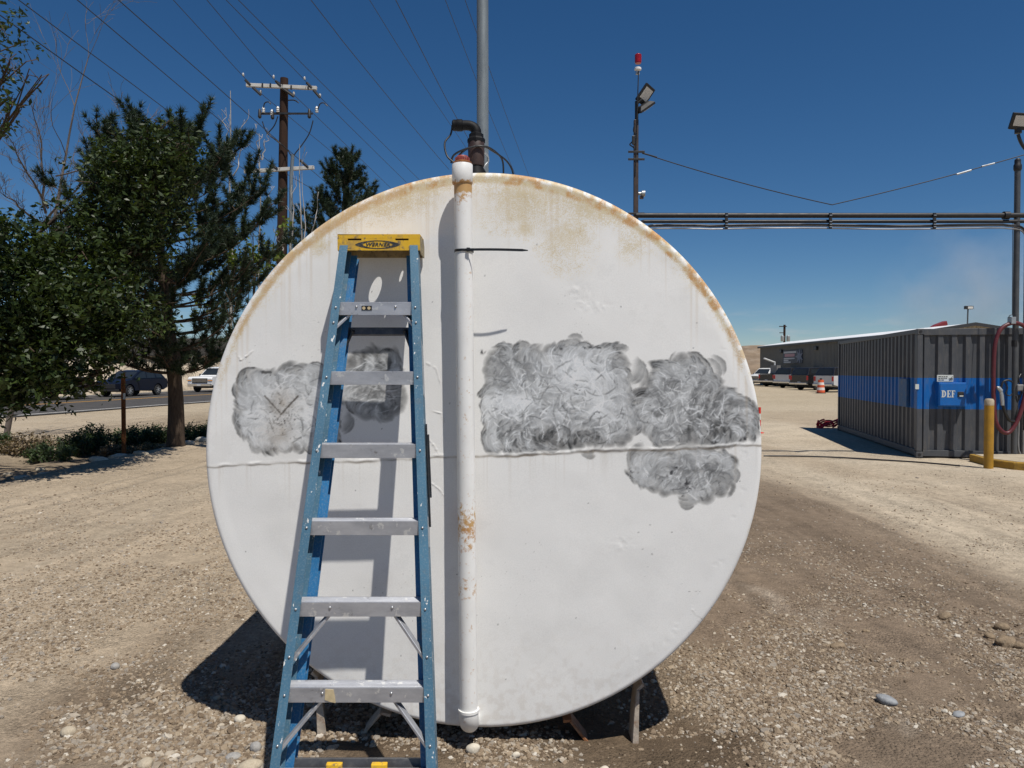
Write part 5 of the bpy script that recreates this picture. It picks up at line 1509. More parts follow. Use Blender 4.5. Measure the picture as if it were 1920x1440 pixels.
for sg in (-1, 1):
    xe = WX + HALF + sg * (HALF + .25); ze = EAVE - .03
    MB().add([(xe, WY0 - .3, ze + .1), (xe, WY1 + .3, ze + .1), (WX + HALF, WY1 + .3, RIDGE + .1), (WX + HALF, WY0 - .3, RIDGE + .1), (xe, WY0 - .3, ze), (xe, WY1 + .3, ze), (WX + HALF, WY1 + .3, RIDGE), (WX + HALF, WY0 - .3, RIDGE)],
             [(0, 1, 2, 3), (4, 5, 6, 7), (0, 1, 5, 4), (0, 3, 7, 4), (1, 2, 6, 5)]).build('roof_slope', roof_m, wh)
    MB().add([(xe, WY0 - .33, ze - .12), (xe, WY0 - .33, ze + .12), (WX + HALF, WY0 - .33, RIDGE + .13), (WX + HALF, WY0 - .33, RIDGE - .11)], [(0, 1, 2, 3)]).build('gable_trim', trim_m, wh)
    MB().bb(xe - .03, xe + .03, WY0 - .3, WY1 + .3, ze - .14, ze + .05).build('eave_trim', trim_m, wh)
# sign on the side wall
sy0, sy1 = 80.5, 70.5
def onwall(px, py):
    d = ray(px, py); t = (WX - .08) / d.x; return Vector((0, 0, CAM_H)) + d * t
a0 = onwall(1469, 658); a1 = onwall(1505, 681)
navy = mat('sign_navy', (0.012, 0.02, 0.045), 0.5)
sgw = MB().bb(WX - .13, WX - .06, a1.y, a0.y, a1.z, a0.z).build('wall_sign', navy, wh)
ln = MB()
H_ = a0.z - a1.z; W_ = a0.y - a1.y
for fr, f0, f1, hh in ((.86, .05, .70, .07), (.38, .05, .62, .05), (.24, .05, .30, .05), (.1, .05, .42, .05)):
    ln.bb(WX - .14, WX - .131, a0.y - W_ * f1, a0.y - W_ * f0, a1.z + H_ * (fr - hh), a1.z + H_ * (fr + hh))
ln.build('sign_stripe', mat('sign_grey', (0.45, 0.46, 0.47), 0.6), sgw)
MB().bb(WX - .14, WX - .131, a0.y - W_ * .62, a0.y - W_ * .10, a1.z + H_ * .52, a1.z + H_ * .74).build('sign_panel', mat('sign_pink', (0.42, 0.22, 0.24), 0.6), sgw)
star = MB(); cy_, cz_ = a0.y - W_ * .86, a1.z + H_ * .5
pts = []
for i in range(14):
    rr = H_ * (.62 if i % 2 == 0 else .25); t = i / 14 * 6.283
    pts.append((cy_ + rr * math.cos(t) * 1.3, cz_ + rr * math.sin(t)))
star.prism(pts, 0, WX - .16, WX - .142).build('sign_star', mat('sign_star_blue', (0.12, 0.14, 0.20), 0.5), sgw)
for px, py in ((1465, 659), (1530.5, 653)):
    q = onwall(px, py)
    MB().box((WX - .12, q.y, q.z), (.24, .7, .35)).build('wall_lamp', trim_m, wh, bevel=.03)
# floodlight on the ridge
rl = P(1814, 607, WY0 + .3); rt = P(1815, 578, WY0 + .3)
yl = thing('roof_floodlight', 'floodlight on a thin mast standing on the warehouse ridge', 'floodlight', (rl.x, WY0 + .3, RIDGE + .05))
MB().tube([(rl.x, WY0 + .3, RIDGE + .05), (rt.x, WY0 + .3, rt.z)], .05, 8).build('mast', grey_post, yl, smooth=40)
fl = MB().box(rt + Vector((.05, 0, .05)), (.58, .25, .24)).build('lamp_housing', blk, yl, bevel=.03)
MB().box(rt + Vector((.10, -.13, .04)), (.36, .02, .16)).build('lens', lamp_lens, fl)
# red loader arm showing over the roof
ra = thing('loader_arm', 'red machine boom tip poking above the warehouse roof', 'machine', P(1760, 612, 75))
MB().prism([(P(1738, 618, 75).x, P(1738, 618, 75).z), (P(1752, 609, 75).x, P(1752, 609, 75).z), (P(1770, 602, 75).x, P(1770, 602, 75).z), (P(1772, 609, 75).x, P(1772, 609, 75).z), (P(1760, 619, 75).x, P(1760, 619, 75).z)], 1, 74.5, 75.3).build('boom_plate', mat('machine_red', (0.20, 0.02, 0.025), 0.5), ra, bevel=.03)
MB().box(P(1760, 640, 75), (.5, .6, 2.0)).build('boom_stem', MATS['machine_red'], ra)
vp_ = P(1779, 612, 70)
vs = thing('roof_vent', 'short black vent stack on the warehouse roof', 'vent', (vp_.x, 70, RIDGE - .3))
MB().lathe([(.12, 0), (.12, .75)], (vp_.x, 70, RIDGE - .3), 10).build('stack', blk, vs, smooth=40)
MB().lathe([(.16, .7), (.16, .8), (.05, .85)], (vp_.x, 70, RIDGE - .3), 10).build('stack_cap', blk, vs, smooth=40)

# ================================================================ VEHICLES
tyre_m = mat('tyre_rubber', (0.016, 0.016, 0.017), 0.85, var=0.2, scale=10, dirt=(0.08, 0.07, 0.055), dirt_amt=0.4)
rim_m = mat('alloy_rim', (0.55, 0.56, 0.57), 0.3, 0.8, 0.1, 8)
dk_rim = mat('dark_rim', (0.03, 0.03, 0.033), 0.4, 0.5)
glass = glass_mat()
red_l = mat('tail_light_red', (0.45, 0.015, 0.02), 0.2, spec=0.6)
head_l = mat('headlight_clear', (0.6, 0.6, 0.58), 0.1, spec=0.8)
amber = mat('amber_lamp', (0.75, 0.28, 0.02), 0.25)
chrome = mat('chrome', (0.6, 0.6, 0.6), 0.15, 0.95, 0.05, 5)
trim_p = mat('black_trim', (0.02, 0.02, 0.021), 0.6)
plate_m = mat('licence_plate', (0.6, 0.6, 0.58), 0.5)
def arc(cx, cz, r, n=9): return [(cx + r * math.cos(t), cz + r * math.sin(t)) for t in np.linspace(0, math.pi, n)]
def vehicle(name, label, cat, loc, heading, paint, kind='pickup', group=None, rim=rim_m, cap_shell=False, bed='box', grille=None, canopy=None):
    """x forward, y left, z up; heading = world angle of x"""
    t = thing(name, label, cat, loc, (0, 0, heading), group)
    b_ = lambda mbx, nm, mt, par=t, **kw: mbx.build(nm, mt, par, world_space=False, **kw)
    if kind == 'pickup':
        Lh, W, wb, wr = 2.88, 1.98, (-1.75, 1.85), .40
        prof = [(-Lh, .58), (-2.2, .50)] + arc(wb[0], .42, -.50)[::1] + [(-1.0, .42), (1.2, .42)] + arc(wb[1], .42, -.50) + [(2.5, .48), (Lh, .55), (Lh + .02, 1.02), (Lh - .1, 1.15), (1.35, 1.24), (-.72, 1.28), (-Lh, 1.28)]
        cabp = [(-.72, 1.27), (1.42, 1.23), (.62, 1.88), (-.05, 1.93), (-.62, 1.88)]
        wins = [[(-.55, 1.33), (.22, 1.33), (.22, 1.82), (-.5, 1.80)], [(.32, 1.33), (1.12, 1.31), (.60, 1.78), (.32, 1.81)]]
    else:
        Lh, W, wb, wr = 2.36, 1.86, (-1.38, 1.42), .36
        prof = [(-Lh, .52), (-1.95, .36)] + arc(wb[0], .38, -.46) + [(-.8, .32), (.8, .32)] + arc(wb[1], .38, -.46) + [(2.1, .36), (Lh, .48), (Lh + .02, .82), (Lh - .25, .97), (1.15, 1.10), (-Lh + .05, 1.12), (-Lh - .02, .9)]
        cabp = [(-Lh + .08, 1.11), (1.25, 1.08), (.30, 1.62), (-.5, 1.69), (-1.7, 1.62)]
        wins = [[(-1.9, 1.18), (-1.25, 1.18), (-1.22, 1.58), (-1.62, 1.56)], [(-1.15, 1.17), (-.28, 1.16), (-.28, 1.60), (-1.13, 1.58)], [(-.2, 1.16), (.98, 1.13), (.30, 1.53), (-.2, 1.59)]]
    def fixarc(pr):
        out_ = []
        for q in pr: out_.append(q)
        return out_
    # wheel arches run front-to-back with the outline: rebuild in order
    low = []
    for q in prof: low.append(q)
    def ordered(cx, r, zc):
        return [(cx - r * math.cos(a_), zc + r * math.sin(a_)) for a_ in np.linspace(0, math.pi, 9)]
    if kind == 'pickup':
        low = [(-Lh, .58), (-2.3, .46)] + ordered(wb[0], .50, .42) + ordered(wb[1], .50, .42) + [(2.5, .48), (Lh, .55), (Lh + .02, 1.02), (Lh - .12, 1.16), (1.35, 1.24), (-.72, 1.28), (-Lh, 1.28)]
    else:
        low = [(-Lh, .52), (-1.95, .36)] + ordered(wb[0], .45, .36) + ordered(wb[1], .45, .36) + [(2.1, .36), (Lh, .48), (Lh + .02, .82), (Lh - .25, .97), (1.15, 1.10), (-Lh + .05, 1.12), (-Lh - .02, .9)]
    bd = MB()
    secs = []
    for yy, s_ in ((-W / 2, .97), (-W / 2 + .06, 1.0), (W / 2 - .06, 1.0), (W / 2, .97)):
        secs.append([(x, yy, .8 + (z - .8) * s_) for x, z in low])
    bd.loft(secs)
    body = b_(bd, 'body', paint, smooth=30)
    cb = MB(); secs = []
    for yy, top_in in ((-W / 2 + .05, 1), (W / 2 - .05, 1)):
        sg = -1 if yy < 0 else 1
        secs.append([(x, yy - sg * max(0, z - 1.3) * .30, z) for x, z in cabp])
    cb.loft(secs)
    cab_ = b_(cb, 'cab', paint, bevel=.03)
    for sg in (-1, 1):
        for w_ in wins:
            q = MB(); n_ = len(w_)
            vs_ = [(x, sg * (W / 2 - .05 - max(0, z - 1.3) * .30 + .006), z) for x, z in w_]
            q.add(vs_, [tuple(range(n_))]); b_(q, 'window', glass, cab_)
    # windscreen and rear glass
    def slab(pa, pb, inset, nm):
        q = MB(); V = []
        for (x, z), f in ((pa, .06), (pb, .94)):
            pass
        for f in (.1, .9):
            x = pa[0] + (pb[0] - pa[0]) * f; z = pa[1] + (pb[1] - pa[1]) * f
            hw = W / 2 - .05 - max(0, z - 1.3) * .3 - .09
            nx, nz = (pb[1] - pa[1]), -(pb[0] - pa[0]); l_ = math.hypot(nx, nz); sgn_ = 1 if nx * inset > 0 else -1
            ox, oz = nx / l_ * .012 * sgn_, nz / l_ * .012 * sgn_
            V += [(x + ox, -hw, z + oz), (x + ox, hw, z + oz)]
        q.add(V, [(0, 1, 3, 2)]); b_(q, nm, glass, cab_)
    slab(cabp[1], cabp[2], 1, 'windscreen'); slab(cabp[0], cabp[-1], -1, 'rear_window')
    for cx in wb:
        for sg in (-1, 1):
            Mw = Matrix.Rotation(math.pi / 2, 3, 'X')
            ty = b_(MB().lathe([(wr * .62, -.12), (wr * .95, -.12), (wr, -.08), (wr, .08), (wr * .95, .12), (wr * .62, .12)], (cx, sg * (W / 2 - .13), wr), 24, Mw), 'tyre', tyre_m, smooth=40)
            rm = MB().lathe([(wr * .64, -.06), (wr * .64, .06)], (cx, sg * (W / 2 - .13), wr), 20, Mw)
            b_(rm, 'wheel_disc', dk_rim, ty)
            sp = MB()
            for i in range(7):
                a_ = i / 7 * 6.283
                sp.box((cx + .3 * wr * math.cos(a_), sg * (W / 2 - .004), wr + .3 * wr * math.sin(a_)), (wr * .62, .03, wr * .13), Matrix.Rotation(-a_, 3, 'Y'))
            sp.lathe([(wr * .13, -.02), (wr * .13, .02)], (cx, sg * (W / 2 - .004), wr), 12, Mw)
            b_(sp, 'rim', rim, ty)
        q = MB().bb(cx - .46, cx + .46, -W / 2 + .3, W / 2 - .3, .3, .8); b_(q, 'wheel_well', trim_p)
    for sg in (-1, 1):
        yy = sg * (W / 2 - .17)
        if kind == 'pickup':
            b_(MB().bb(Lh - .1, Lh + .045, yy - .15, yy + .15, .82, 1.04), 'headlight', head_l, bevel=.02)
            b_(MB().bb(Lh - .05, Lh + .05, yy - .16 + sg * .02, yy + .16 + sg * .02, .86, .92), 'turn_signal', amber)
            b_(MB().bb(-Lh - .02, -Lh + .12, sg * (W / 2 - .11) - .09, sg * (W / 2 - .11) + .12 * (1 if sg > 0 else 1) - .02, .86, 1.22), 'tail_light', red_l, bevel=.02)
        else:
            b_(MB().bb(Lh - .35, Lh - .04, yy - .16, yy + .16, .70, .84), 'headlight', head_l, bevel=.03)
            b_(MB().bb(-Lh - .03, -Lh + .15, yy - .1, yy + .16, .85, 1.02), 'tail_light', red_l, bevel=.02)
        b_(MB().box((1.0 if kind == 'pickup' else .75, sg * (W / 2 + .12), 1.30 if kind == 'pickup' else 1.14), (.12, .22, .18)), 'mirror', trim_p if kind == 'pickup' else paint, bevel=.03)
    if kind == 'pickup':
        b_(MB().bb(Lh - .02, Lh + .055, -W / 2 + .36, W / 2 - .36, .70, 1.06), 'grille', grille or trim_p, bevel=.02)
        for z in (.80, .90, .99):
            b_(MB().bb(Lh + .056, Lh + .065, -W / 2 + .38, W / 2 - .38, z - .012, z + .012), 'grille_bar', grille or chrome)
        b_(MB().bb(Lh - .1, Lh + .14, -W / 2 + .02, W / 2 - .02, .44, .66), 'front_bumper', chrome, bevel=.04)
        b_(MB().bb(-Lh - .18, -Lh + .05, -W / 2 + .04, W / 2 - .04, .48, .66), 'rear_bumper', chrome, bevel=.03)
        b_(MB().bb(-Lh - .02, -Lh - .005, -.16, .16, .62, .72), 'licence_plate', plate_m)
        b_(MB().bb(Lh + .142, Lh + .15, -.16, .16, .5, .6), 'licence_plate', plate_m)
        if bed == 'box' and not cap_shell:
            b_(MB().bb(-Lh + .06, -.80, -W / 2 + .1, W / 2 - .1, 1.262, 1.284), 'bed_cover', trim_p)
        if cap_shell:
            q = MB(); secs = []
            for yy in (-W / 2 + .05, W / 2 - .05):
                sg = -1 if yy < 0 else 1
                secs.append([(x, yy - sg * max(0, z - 1.3) * .28, z) for x, z in ((-Lh + .03, 1.282), (-.74, 1.282), (-.74, 1.90), (-1.2, 1.94), (-Lh + .35, 1.90))])
            cs = b_(q.loft(secs), 'canopy', canopy or paint, bevel=.03)
            for sg in (-1, 1):
                w_ = [(-2.45, 1.42), (-.95, 1.42), (-.95, 1.80), (-2.35, 1.80)]
                b_(MB().add([(x, sg * (W / 2 - .05 - (z - 1.3) * .28 + .008), z) for x, z in w_], [(0, 1, 2, 3)]), 'canopy_window', glass, cs)
            hw = .72
            b_(MB().add([(-Lh + .06, -hw, 1.36), (-Lh + .06, hw, 1.36), (-Lh + .27, hw - .1, 1.80), (-Lh + .27, -hw + .1, 1.80)], [(0, 1, 2, 3)]), 'canopy_window', glass, cs)
    else:
        b_(MB().bb(Lh - .1, Lh + .035, -.6, .6, .50, .80), 'grille', trim_p, bevel=.03)
        b_(MB().bb(Lh - .2, Lh + .02, -W / 2 + .1, W / 2 - .1, .34, .48), 'lower_bumper', trim_p, bevel=.03)
    return t
p_navy = mat('car_paint_navy', (0.006, 0.009, 0.020), 0.35, 0.0, 0.1, 2, coat=0.0, spec=0.2)
p_white = mat('car_paint_white', (0.72, 0.72, 0.71), 0.35, 0.0, 0.05, 2, coat=0.4)
p_black = mat('car_paint_black', (0.014, 0.014, 0.016), 0.3, 0.0, 0.1, 2, coat=0.5)
p_silver = mat('car_paint_silver', (0.55, 0.55, 0.55), 0.35, 0.0, 0.06, 2, coat=0.4)
p_brown = mat('car_paint_brown', (0.035, 0.024, 0.020), 0.35, 0.0, 0.1, 2, coat=0.4)
road_ang = math.atan2(RD.y, RD.x)
def on_road(px, py):
    p = G(px, py); s = (p - R0).dot(RD); return s
def lane(px_target, off):
    """spot in the lane seen at image column px"""
    best = None
    for s in np.linspace(-30, 120, 3000):
        p = road_pt(s, off, .037)
        if p.y > 1:
            e = abs(960 + FPX * p.x / p.y - px_target)
            if best is None or e < best[0]: best = (e, p)
    return best[1]
vehicle('suv', 'dark navy SUV coming along the road behind the trees', 'car', lane(247, 9.8), road_ang + math.pi, p_navy, 'suv', 'vehicles on the road')
vehicle('pickup_truck', 'white pickup coming along the road, half hidden behind the tank edge', 'pickup', lane(414, 9.8), road_ang + math.pi, p_white, 'pickup', 'vehicles on the road')
vehicle('pickup_truck', 'dark brown pickup behind the leafy branches at far left', 'pickup', lane(78, 9.8), road_ang + math.pi, p_brown, 'pickup', 'vehicles on the road')

def yard(px, py, off=0): return G(px, py)
q = yard(1584, 735.5); vehicle('pickup_truck', 'silver pickup nearest the container, its front hidden', 'pickup', (q.x + 1.0, q.y + 1.2, 0.0), R(24), p_silver, 'pickup', 'trucks parked by the warehouse', cap_shell=True, canopy=p_black)
q = yard(1561, 731.5); vehicle('pickup_truck', 'black pickup with dark canopy parked behind the orange drum', 'pickup', (q.x - .3, q.y + 1.2, 0.0), R(26), p_black, 'pickup', 'trucks parked by the warehouse', cap_shell=True)
q = yard(1520, 728); vehicle('pickup_truck', 'silver pickup with black canopy between the black pickup and the work truck', 'pickup', (q.x, q.y + 2.0, 0.0), R(30), p_silver, 'pickup', 'trucks parked by the warehouse', cap_shell=True, canopy=p_black)
q = yard(1446, 723); vt = vehicle('pickup_truck', 'white work truck parked furthest left, nosing towards the tank', 'pickup', (q.x, q.y + 1.0, 0.0), R(218), p_white, 'pickup', 'trucks parked by the warehouse')
q = yard(1488, 725.5)
wt = vehicle('work_truck', 'black flatbed work truck with small white crane', 'truck', (q.x, q.y + 2.5, 0.0), R(32), p_black, 'pickup', 'trucks parked by the warehouse')
bb_ = lambda mbx, nm, mt: mbx.build(nm, mt, wt, world_space=False)
bb_(MB().bb(-2.7, -.9, -.95, .95, 1.30, 1.36), 'deck', blk); bb_(MB().bb(-2.0, -1.4, -.6, .2, 1.36, 2.2), 'welder_box', cond)
bb_(MB().tube([(-1.2, .3, 1.3), (-1.2, .3, 2.5), (-2.6, .5, 2.9)], .09, 8), 'crane', p_white)
# orange traffic drum
td = G(1539, 737.5)
dr = thing('traffic_drum', 'orange and white traffic drum in front of the black pickup', 'traffic drum', td)
org = mat('drum_orange', (0.62, 0.10, 0.03), 0.6, var=0.1, scale=5); wband = mat('drum_white', (0.68, 0.64, 0.60), 0.6)
for i in range(5):
    r0 = .29 - .02 * i
    MB().lathe([(r0, .05 + .19 * i), (r0 - .012, .05 + .19 * i + .188)], td, 18).build('drum_band', org if i % 2 == 0 else wband, dr, smooth=40)
MB().lathe([(.36, 0), (.36, .05), (.2, .07)], td, 18).build('drum_base', blk, dr, smooth=40)
MB().box(td + Vector((0, 0, 1.05)), (.18, .05, .14)).build('drum_handle', blk, dr, bevel=.02)

# house beyond the road, far left
hs = thing('house', 'low house with dark roof beyond the road, seen past the tank edge', 'house', (-36, 92, 0))
hw_m = mat('house_wall', (0.30, 0.27, 0.22), 0.8); hr_m = mat('house_roof', (0.06, 0.055, 0.05), 0.9, var=0.2, scale=2)
MB().bb(-46, -30, 88, 98, 0, 3.4).build('wall', hw_m, hs)
MB().prism([(-47, 3.35), (-29, 3.35), (-32, 5.4), (-44, 5.4)], 1, 87.4, 98.6).build('roof', hr_m, hs)
for x in (-43, -38.5, -34):
    w_ = MB().bb(x - .8, x + .8, 87.93, 88.02, 1.2, 2.5).build('window', glass, hs)
    MB().bb(x - .9, x + .9, 87.9, 88.05, 1.08, 1.19).build('sill', wht, w_)
hs2 = thing('house', 'pale house with dark roof behind the pine trunk beyond the road', 'house', (-52, 88, 0))
MB().bb(-60, -47.5, 84, 94, 0, 3.6).build('wall', mat('pale_wall', (0.5, 0.47, 0.42), 0.8), hs2)
MB().prism([(-61, 3.55), (-46.6, 3.55), (-53.8, 6.0)], 1, 83.4, 94.6).build('roof', hr_m, hs2)
for x in (-57, -51):
    w_ = MB().bb(x - .8, x + .8, 83.93, 84.02, 1.2, 2.6).build('window', glass, hs2)

# ================================================================ UTILITY POLES AND WIRES
wood = mat('pole_wood', (0.042, 0.024, 0.017), 0.9, var=0.3, scale=3, dirt=(0.03, 0.02, 0.015), dirt_amt=0.7, bumpy=0.4, stretch=(4, 4, 0.25), spec=0.15)
arm_m = mat('weathered_crossarm', (0.52, 0.50, 0.46), 0.8, var=0.15, scale=3)
porc = mat('white_insulator', (0.52, 0.51, 0.49), 0.3)
UY = 28.0
up = P(531, 480, UY)
ut = thing('utility_pole', 'dark wooden utility pole with two pale crossarms behind the pine', 'utility pole', (up.x, UY, 0))
ptop = P(533, 147, UY)
MB().tube([(up.x - .12, UY, -.2), (up.x - .05, UY, 6), ptop], [.23, .19, .145], 16).build('pole', wood, ut, smooth=40)
def crossarm(x0, y0, x1, y1, th=.13):
    a_ = P(x0, y0, UY - .22); b2 = P(x1, y1, UY - .22); dv = b2 - a_
    Mx = dv.to_track_quat('X', 'Z').to_matrix()
    return MB().box((a_ + b2) / 2, (dv.length, .11, th), Mx).build('crossarm', arm_m, ut, bevel=.01)
ca1 = crossarm(462, 159.5, 594, 165.5); ca2 = crossarm(458, 322, 589, 314)
def insul(p, parent, r=.05, h=.2, mt=porc):
    return MB().lathe([(r * .4, 0), (r, .02), (r * .6, h * .3), (r, h * .35), (r * .6, h * .6), (r, h * .65), (r * .5, h)], p, 10).build('insulator', mt, parent, smooth=40)
for px, py in ((507, 160), (546, 164), (492, 160), (578, 164)): MB().box(P(px, py, UY - .29), (.05, .03, .16)).build('arm_bolt', blk, ca1)
low_bar = MB().box(P(517, 213, UY - .2), (1.1, .07, .07)).build('equipment_bar', blk, ut)
lb2 = MB().box(P(561, 213, UY - .2), (1.0, .06, .06)).build('equipment_bar', blk, ut)
for px, py in ((494, 212), (521, 211), (510, 217), (594, 211)): insul(P(px, py, UY - .22), ut, .065, .22)
for px, py in ((487, 222), (511, 224), (580, 222)): MB().lathe([(.03, 0), (.07, .05), (.05, .3), (.02, .35)], P(px, py, UY - .22), 10).build('cutout', blk, ut, smooth=40)
for pts in ([(494, 205), (496, 194), (503, 191), (508, 195)], [(540, 188), (552, 188), (560, 193)], [(596, 205), (600, 195), (607, 193), (614, 199)], [(587, 226), (580, 250), (566, 272), (551, 292), (548, 310)], [(492, 228), (500, 248), (520, 265), (538, 280), (548, 296)], [(521, 218), (514, 236), (500, 252)]):
    MB().tube(spline([P(x, y, UY - .25) for x, y in pts]), .022, 6).build('jumper_wire', blk, ut, smooth=60)
MB().tube([P(549, 290, UY - .3), P(546, 330, UY - .3), P(545, 480, UY - .3), Vector((P(545, 480, UY - .3).x, UY - .3, 0))], .065, 10).build('riser_conduit', pole_mat, ut, smooth=40)

wire_m = mat('wire_dark', (0.03, 0.03, 0.032), 0.6)
def wire(label, pts, H, r=.011, ext=True):
    """wire through directions pts, at heights H (list) above ground"""
    W3 = []
    for (px, py), h in zip(pts, H):
        d = ray(px, py); t = (h - CAM_H) / d.z
        W3.append(Vector((0, 0, CAM_H)) + d * t)
    if ext:
        a_ = W3[0] + (W3[0] - W3[1]).normalized() * 18
        W3 = [a_] + W3
    o = MB().tube(spline(W3, 4), r, 5).build('power_line', wire_m, smooth=60)
    return tag(o, label, 'power line', 'overhead wires')
Ht = P(533, 160, UY).z; Hl = P(522, 318, UY).z
def past(pt, slope, py2): return (pt[0] + (py2 - pt[1]) / slope, py2)
wire('lowest overhead wire at far left, running behind the pine', [(33, 52), (267, 220), (430, 345)], [Hl - 1.2, Hl - 1.4, Hl - 1.4])
wire('wire leaving the top edge nearest the left corner', [(35, 0), (295, 193), (460, 320)], [Hl, Hl, Hl])
wire('wire reaching the middle of the lower crossarm', [(145, 0), (400, 215), (522, 316), (604, 364)], [Hl, Hl, Hl, Hl])
wire('wire reaching the right end of the lower crossarm', [(222, 0), (400, 157), (578, 314), (640, 366)], [Hl, Hl, Hl, Hl])
wire('wire on the left end of the top crossarm', [(325, 0), (455, 142), (489, 175), (640, 300), (690, 345)], [Ht + .1, Ht, Ht - .1, Ht - .2, Ht - .1])
wire('wire on the middle of the top crossarm', [(388, 0), (512, 147), (551, 178), (732, 352)], [Ht + .1, Ht, Ht - .1, Ht])
wire('wire on the right end of the top crossarm', [(424, 0), (571, 150), (600, 182), (762, 342)], [Ht + .1, Ht, Ht - .1, Ht])
wire('wire passing just right of the top crossarm', [(447, 0), (547, 100), (786, 337)], [Ht - .5, Ht - .5, Ht - .6])
wire('wire crossing the top edge midway between crossarm and grey pole', [(583, 0), (661, 100), (800, 269), (842, 318)], [Ht - 1] * 4)
wire('thin wire third from the grey pole on its left', [(693, 0), (755, 100), (808, 180), (871, 273), (905, 325)], [Ht - 1] * 5, .008)
wire('wire meeting the black elbow left of the grey pole', [(742, 0), (834, 180), (878, 260), (915, 325)], [Ht - 1] * 4)
wire('wire crossing directly behind the grey pole', [(835, 0), (917, 210), (966, 327)], [Ht - 1] * 3, .008)
wire('wire crossing the sky right of the grey pole', [(872, 0), (936, 180), (992, 331)], [Ht - 1] * 3, .008)
for (px, py, w_) in ((456, 143, 0), (513, 147, 0), (571, 150, 0), (489, 175, 0), (551, 178, 0), (600, 182, 0)):
    insul(P(px, py, UY - .2), ut, .042, .12)
for a_, b2 in (((460, 150), (470, 160)), ((517, 152), (527, 162)), ((575, 155), (585, 165)), ((474, 164), (489, 178)), ((530, 166), (551, 181)), ((588, 169), (600, 183)), ((508, 308), (521, 318)), ((562, 300), (578, 314))):
    MB().tube([P(*a_, UY - .25), P(*b2, UY - .25)], .05, 8).build('strain_insulator', blk, ut, smooth=40)
# far pole with transformer beyond the warehouse
fy = 110
fp = P(1470, 650, fy)
fpo = thing('utility_pole', 'far small utility pole with transformer beyond the warehouse roof', 'utility pole', (fp.x, fy, 0))
ft = P(1471, 609, fy)
MB().tube([(fp.x, fy, 0), ft], .17, 8).build('pole', wood, fpo, smooth=40)
MB().box(P(1468, 612, fy - .2), (1.1, .1, .12)).build('crossarm', wood, fpo); MB().box(P(1466, 624, fy - .2), (.7, .1, .1)).build('crossarm', wood, fpo)
for px in (1467, 1478): MB().lathe([(.22, 0), (.26, .1), (.26, .75), (.15, .85)], P(px, 640, fy - .3), 10).build('transformer', galv, fpo, smooth=40)

# ---- thin metal post in the weeds
mp = G(232, 836)
po = thing('sign_post', 'thin rusty brown metal post standing in the weeds by the road', 'post', mp)
MB().prism([(mp.x - .05, mp.y), (mp.x - .05, mp.y + .012), (mp.x - .02, mp.y + .03), (mp.x + .02, mp.y + .03), (mp.x + .05, mp.y + .012), (mp.x + .05, mp.y), (mp.x + .015, mp.y + .018), (mp.x - .015, mp.y + .018)], 2, -.3, P(232, 700, mp.y).z).build('channel', rusty, po)
MB().box(P(233, 743, mp.y - .02), (.05, .01, .14)).build('sticker', wht, po)

# ================================================================ TREES AND WEEDS
def add_tone(o, t):
    a = o.data.attributes.new('tone', 'FLOAT', 'POINT'); a.data.foreach_set('value', np.clip(t, 0, 1).astype(np.float32))
def unit(v): return v / np.maximum(np.linalg.norm(v, axis=1, keepdims=True), 1e-9)
def leaves(name, C, size, mt, parent, seed, droop=0.3, aspect=0.42, tone=None):
    """leaf-shaped faces at centres C"""
    g = np.random.default_rng(seed); n = len(C)
    ax = unit(g.normal(0, 1, (n, 3)) * np.array([1, 1, .55]) + np.array([0, 0, -droop]))
    nr = unit(g.normal(0, 1, (n, 3)) + np.array([0, 0, .9]))
    sd = unit(np.cross(ax, nr)); nr = np.cross(sd, ax)
    L_ = size * (0.65 + .7 * g.random(n))[:, None]
    b0 = C - ax * L_ * .5; tip = C + ax * L_ * .5 - nr * L_ * .12
    l = C - ax * L_ * .05 + sd * L_ * aspect * .5 + nr * L_ * .07; r = C - ax * L_ * .05 - sd * L_ * aspect * .5 + nr * L_ * .07
    V = np.stack([b0, l, tip, r], 1).reshape(-1, 3); F = np.arange(4 * n).reshape(n, 4)
    o = np_mesh(name, V, F, mt, parent)
    t = g.random(n) if tone is None else tone
    add_tone(o, np.repeat(t, 4)); return o
bark = mat('bark_brown', (0.085, 0.062, 0.045), 0.95, var=0.3, scale=4, dirt=(0.03, 0.022, 0.018), dirt_amt=0.8, bumpy=0.8, stretch=(3, 3, 0.6), spec=0.1)
bark_g = mat('bark_grey_twig', (0.15, 0.125, 0.11), 0.9, var=0.25, scale=6)
bark_w = mat('bark_bleached', (0.36, 0.34, 0.315), 0.8, var=0.25, scale=5, dirt=(0.12, 0.09, 0.08), dirt_amt=0.7)
ash_leaf = leaf_mat('ash_leaf', (0.014, 0.026, 0.009), (0.062, 0.092, 0.02), 0.22, 0.45)
pop_leaf = leaf_mat('poplar_leaf', (0.06, 0.10, 0.02), (0.17, 0.21, 0.04), 0.35, 0.45)
pine_leaf = leaf_mat('pine_needle', (0.014, 0.028, 0.016), (0.045, 0.070, 0.030), 0.1, 0.5)
weed_leaf = leaf_mat('weed_leaf', (0.035, 0.062, 0.028), (0.085, 0.125, 0.05), 0.3, 0.6)
dry_leaf = leaf_mat('dry_weed', (0.14, 0.10, 0.06), (0.28, 0.22, 0.14), 0.2, 0.8)

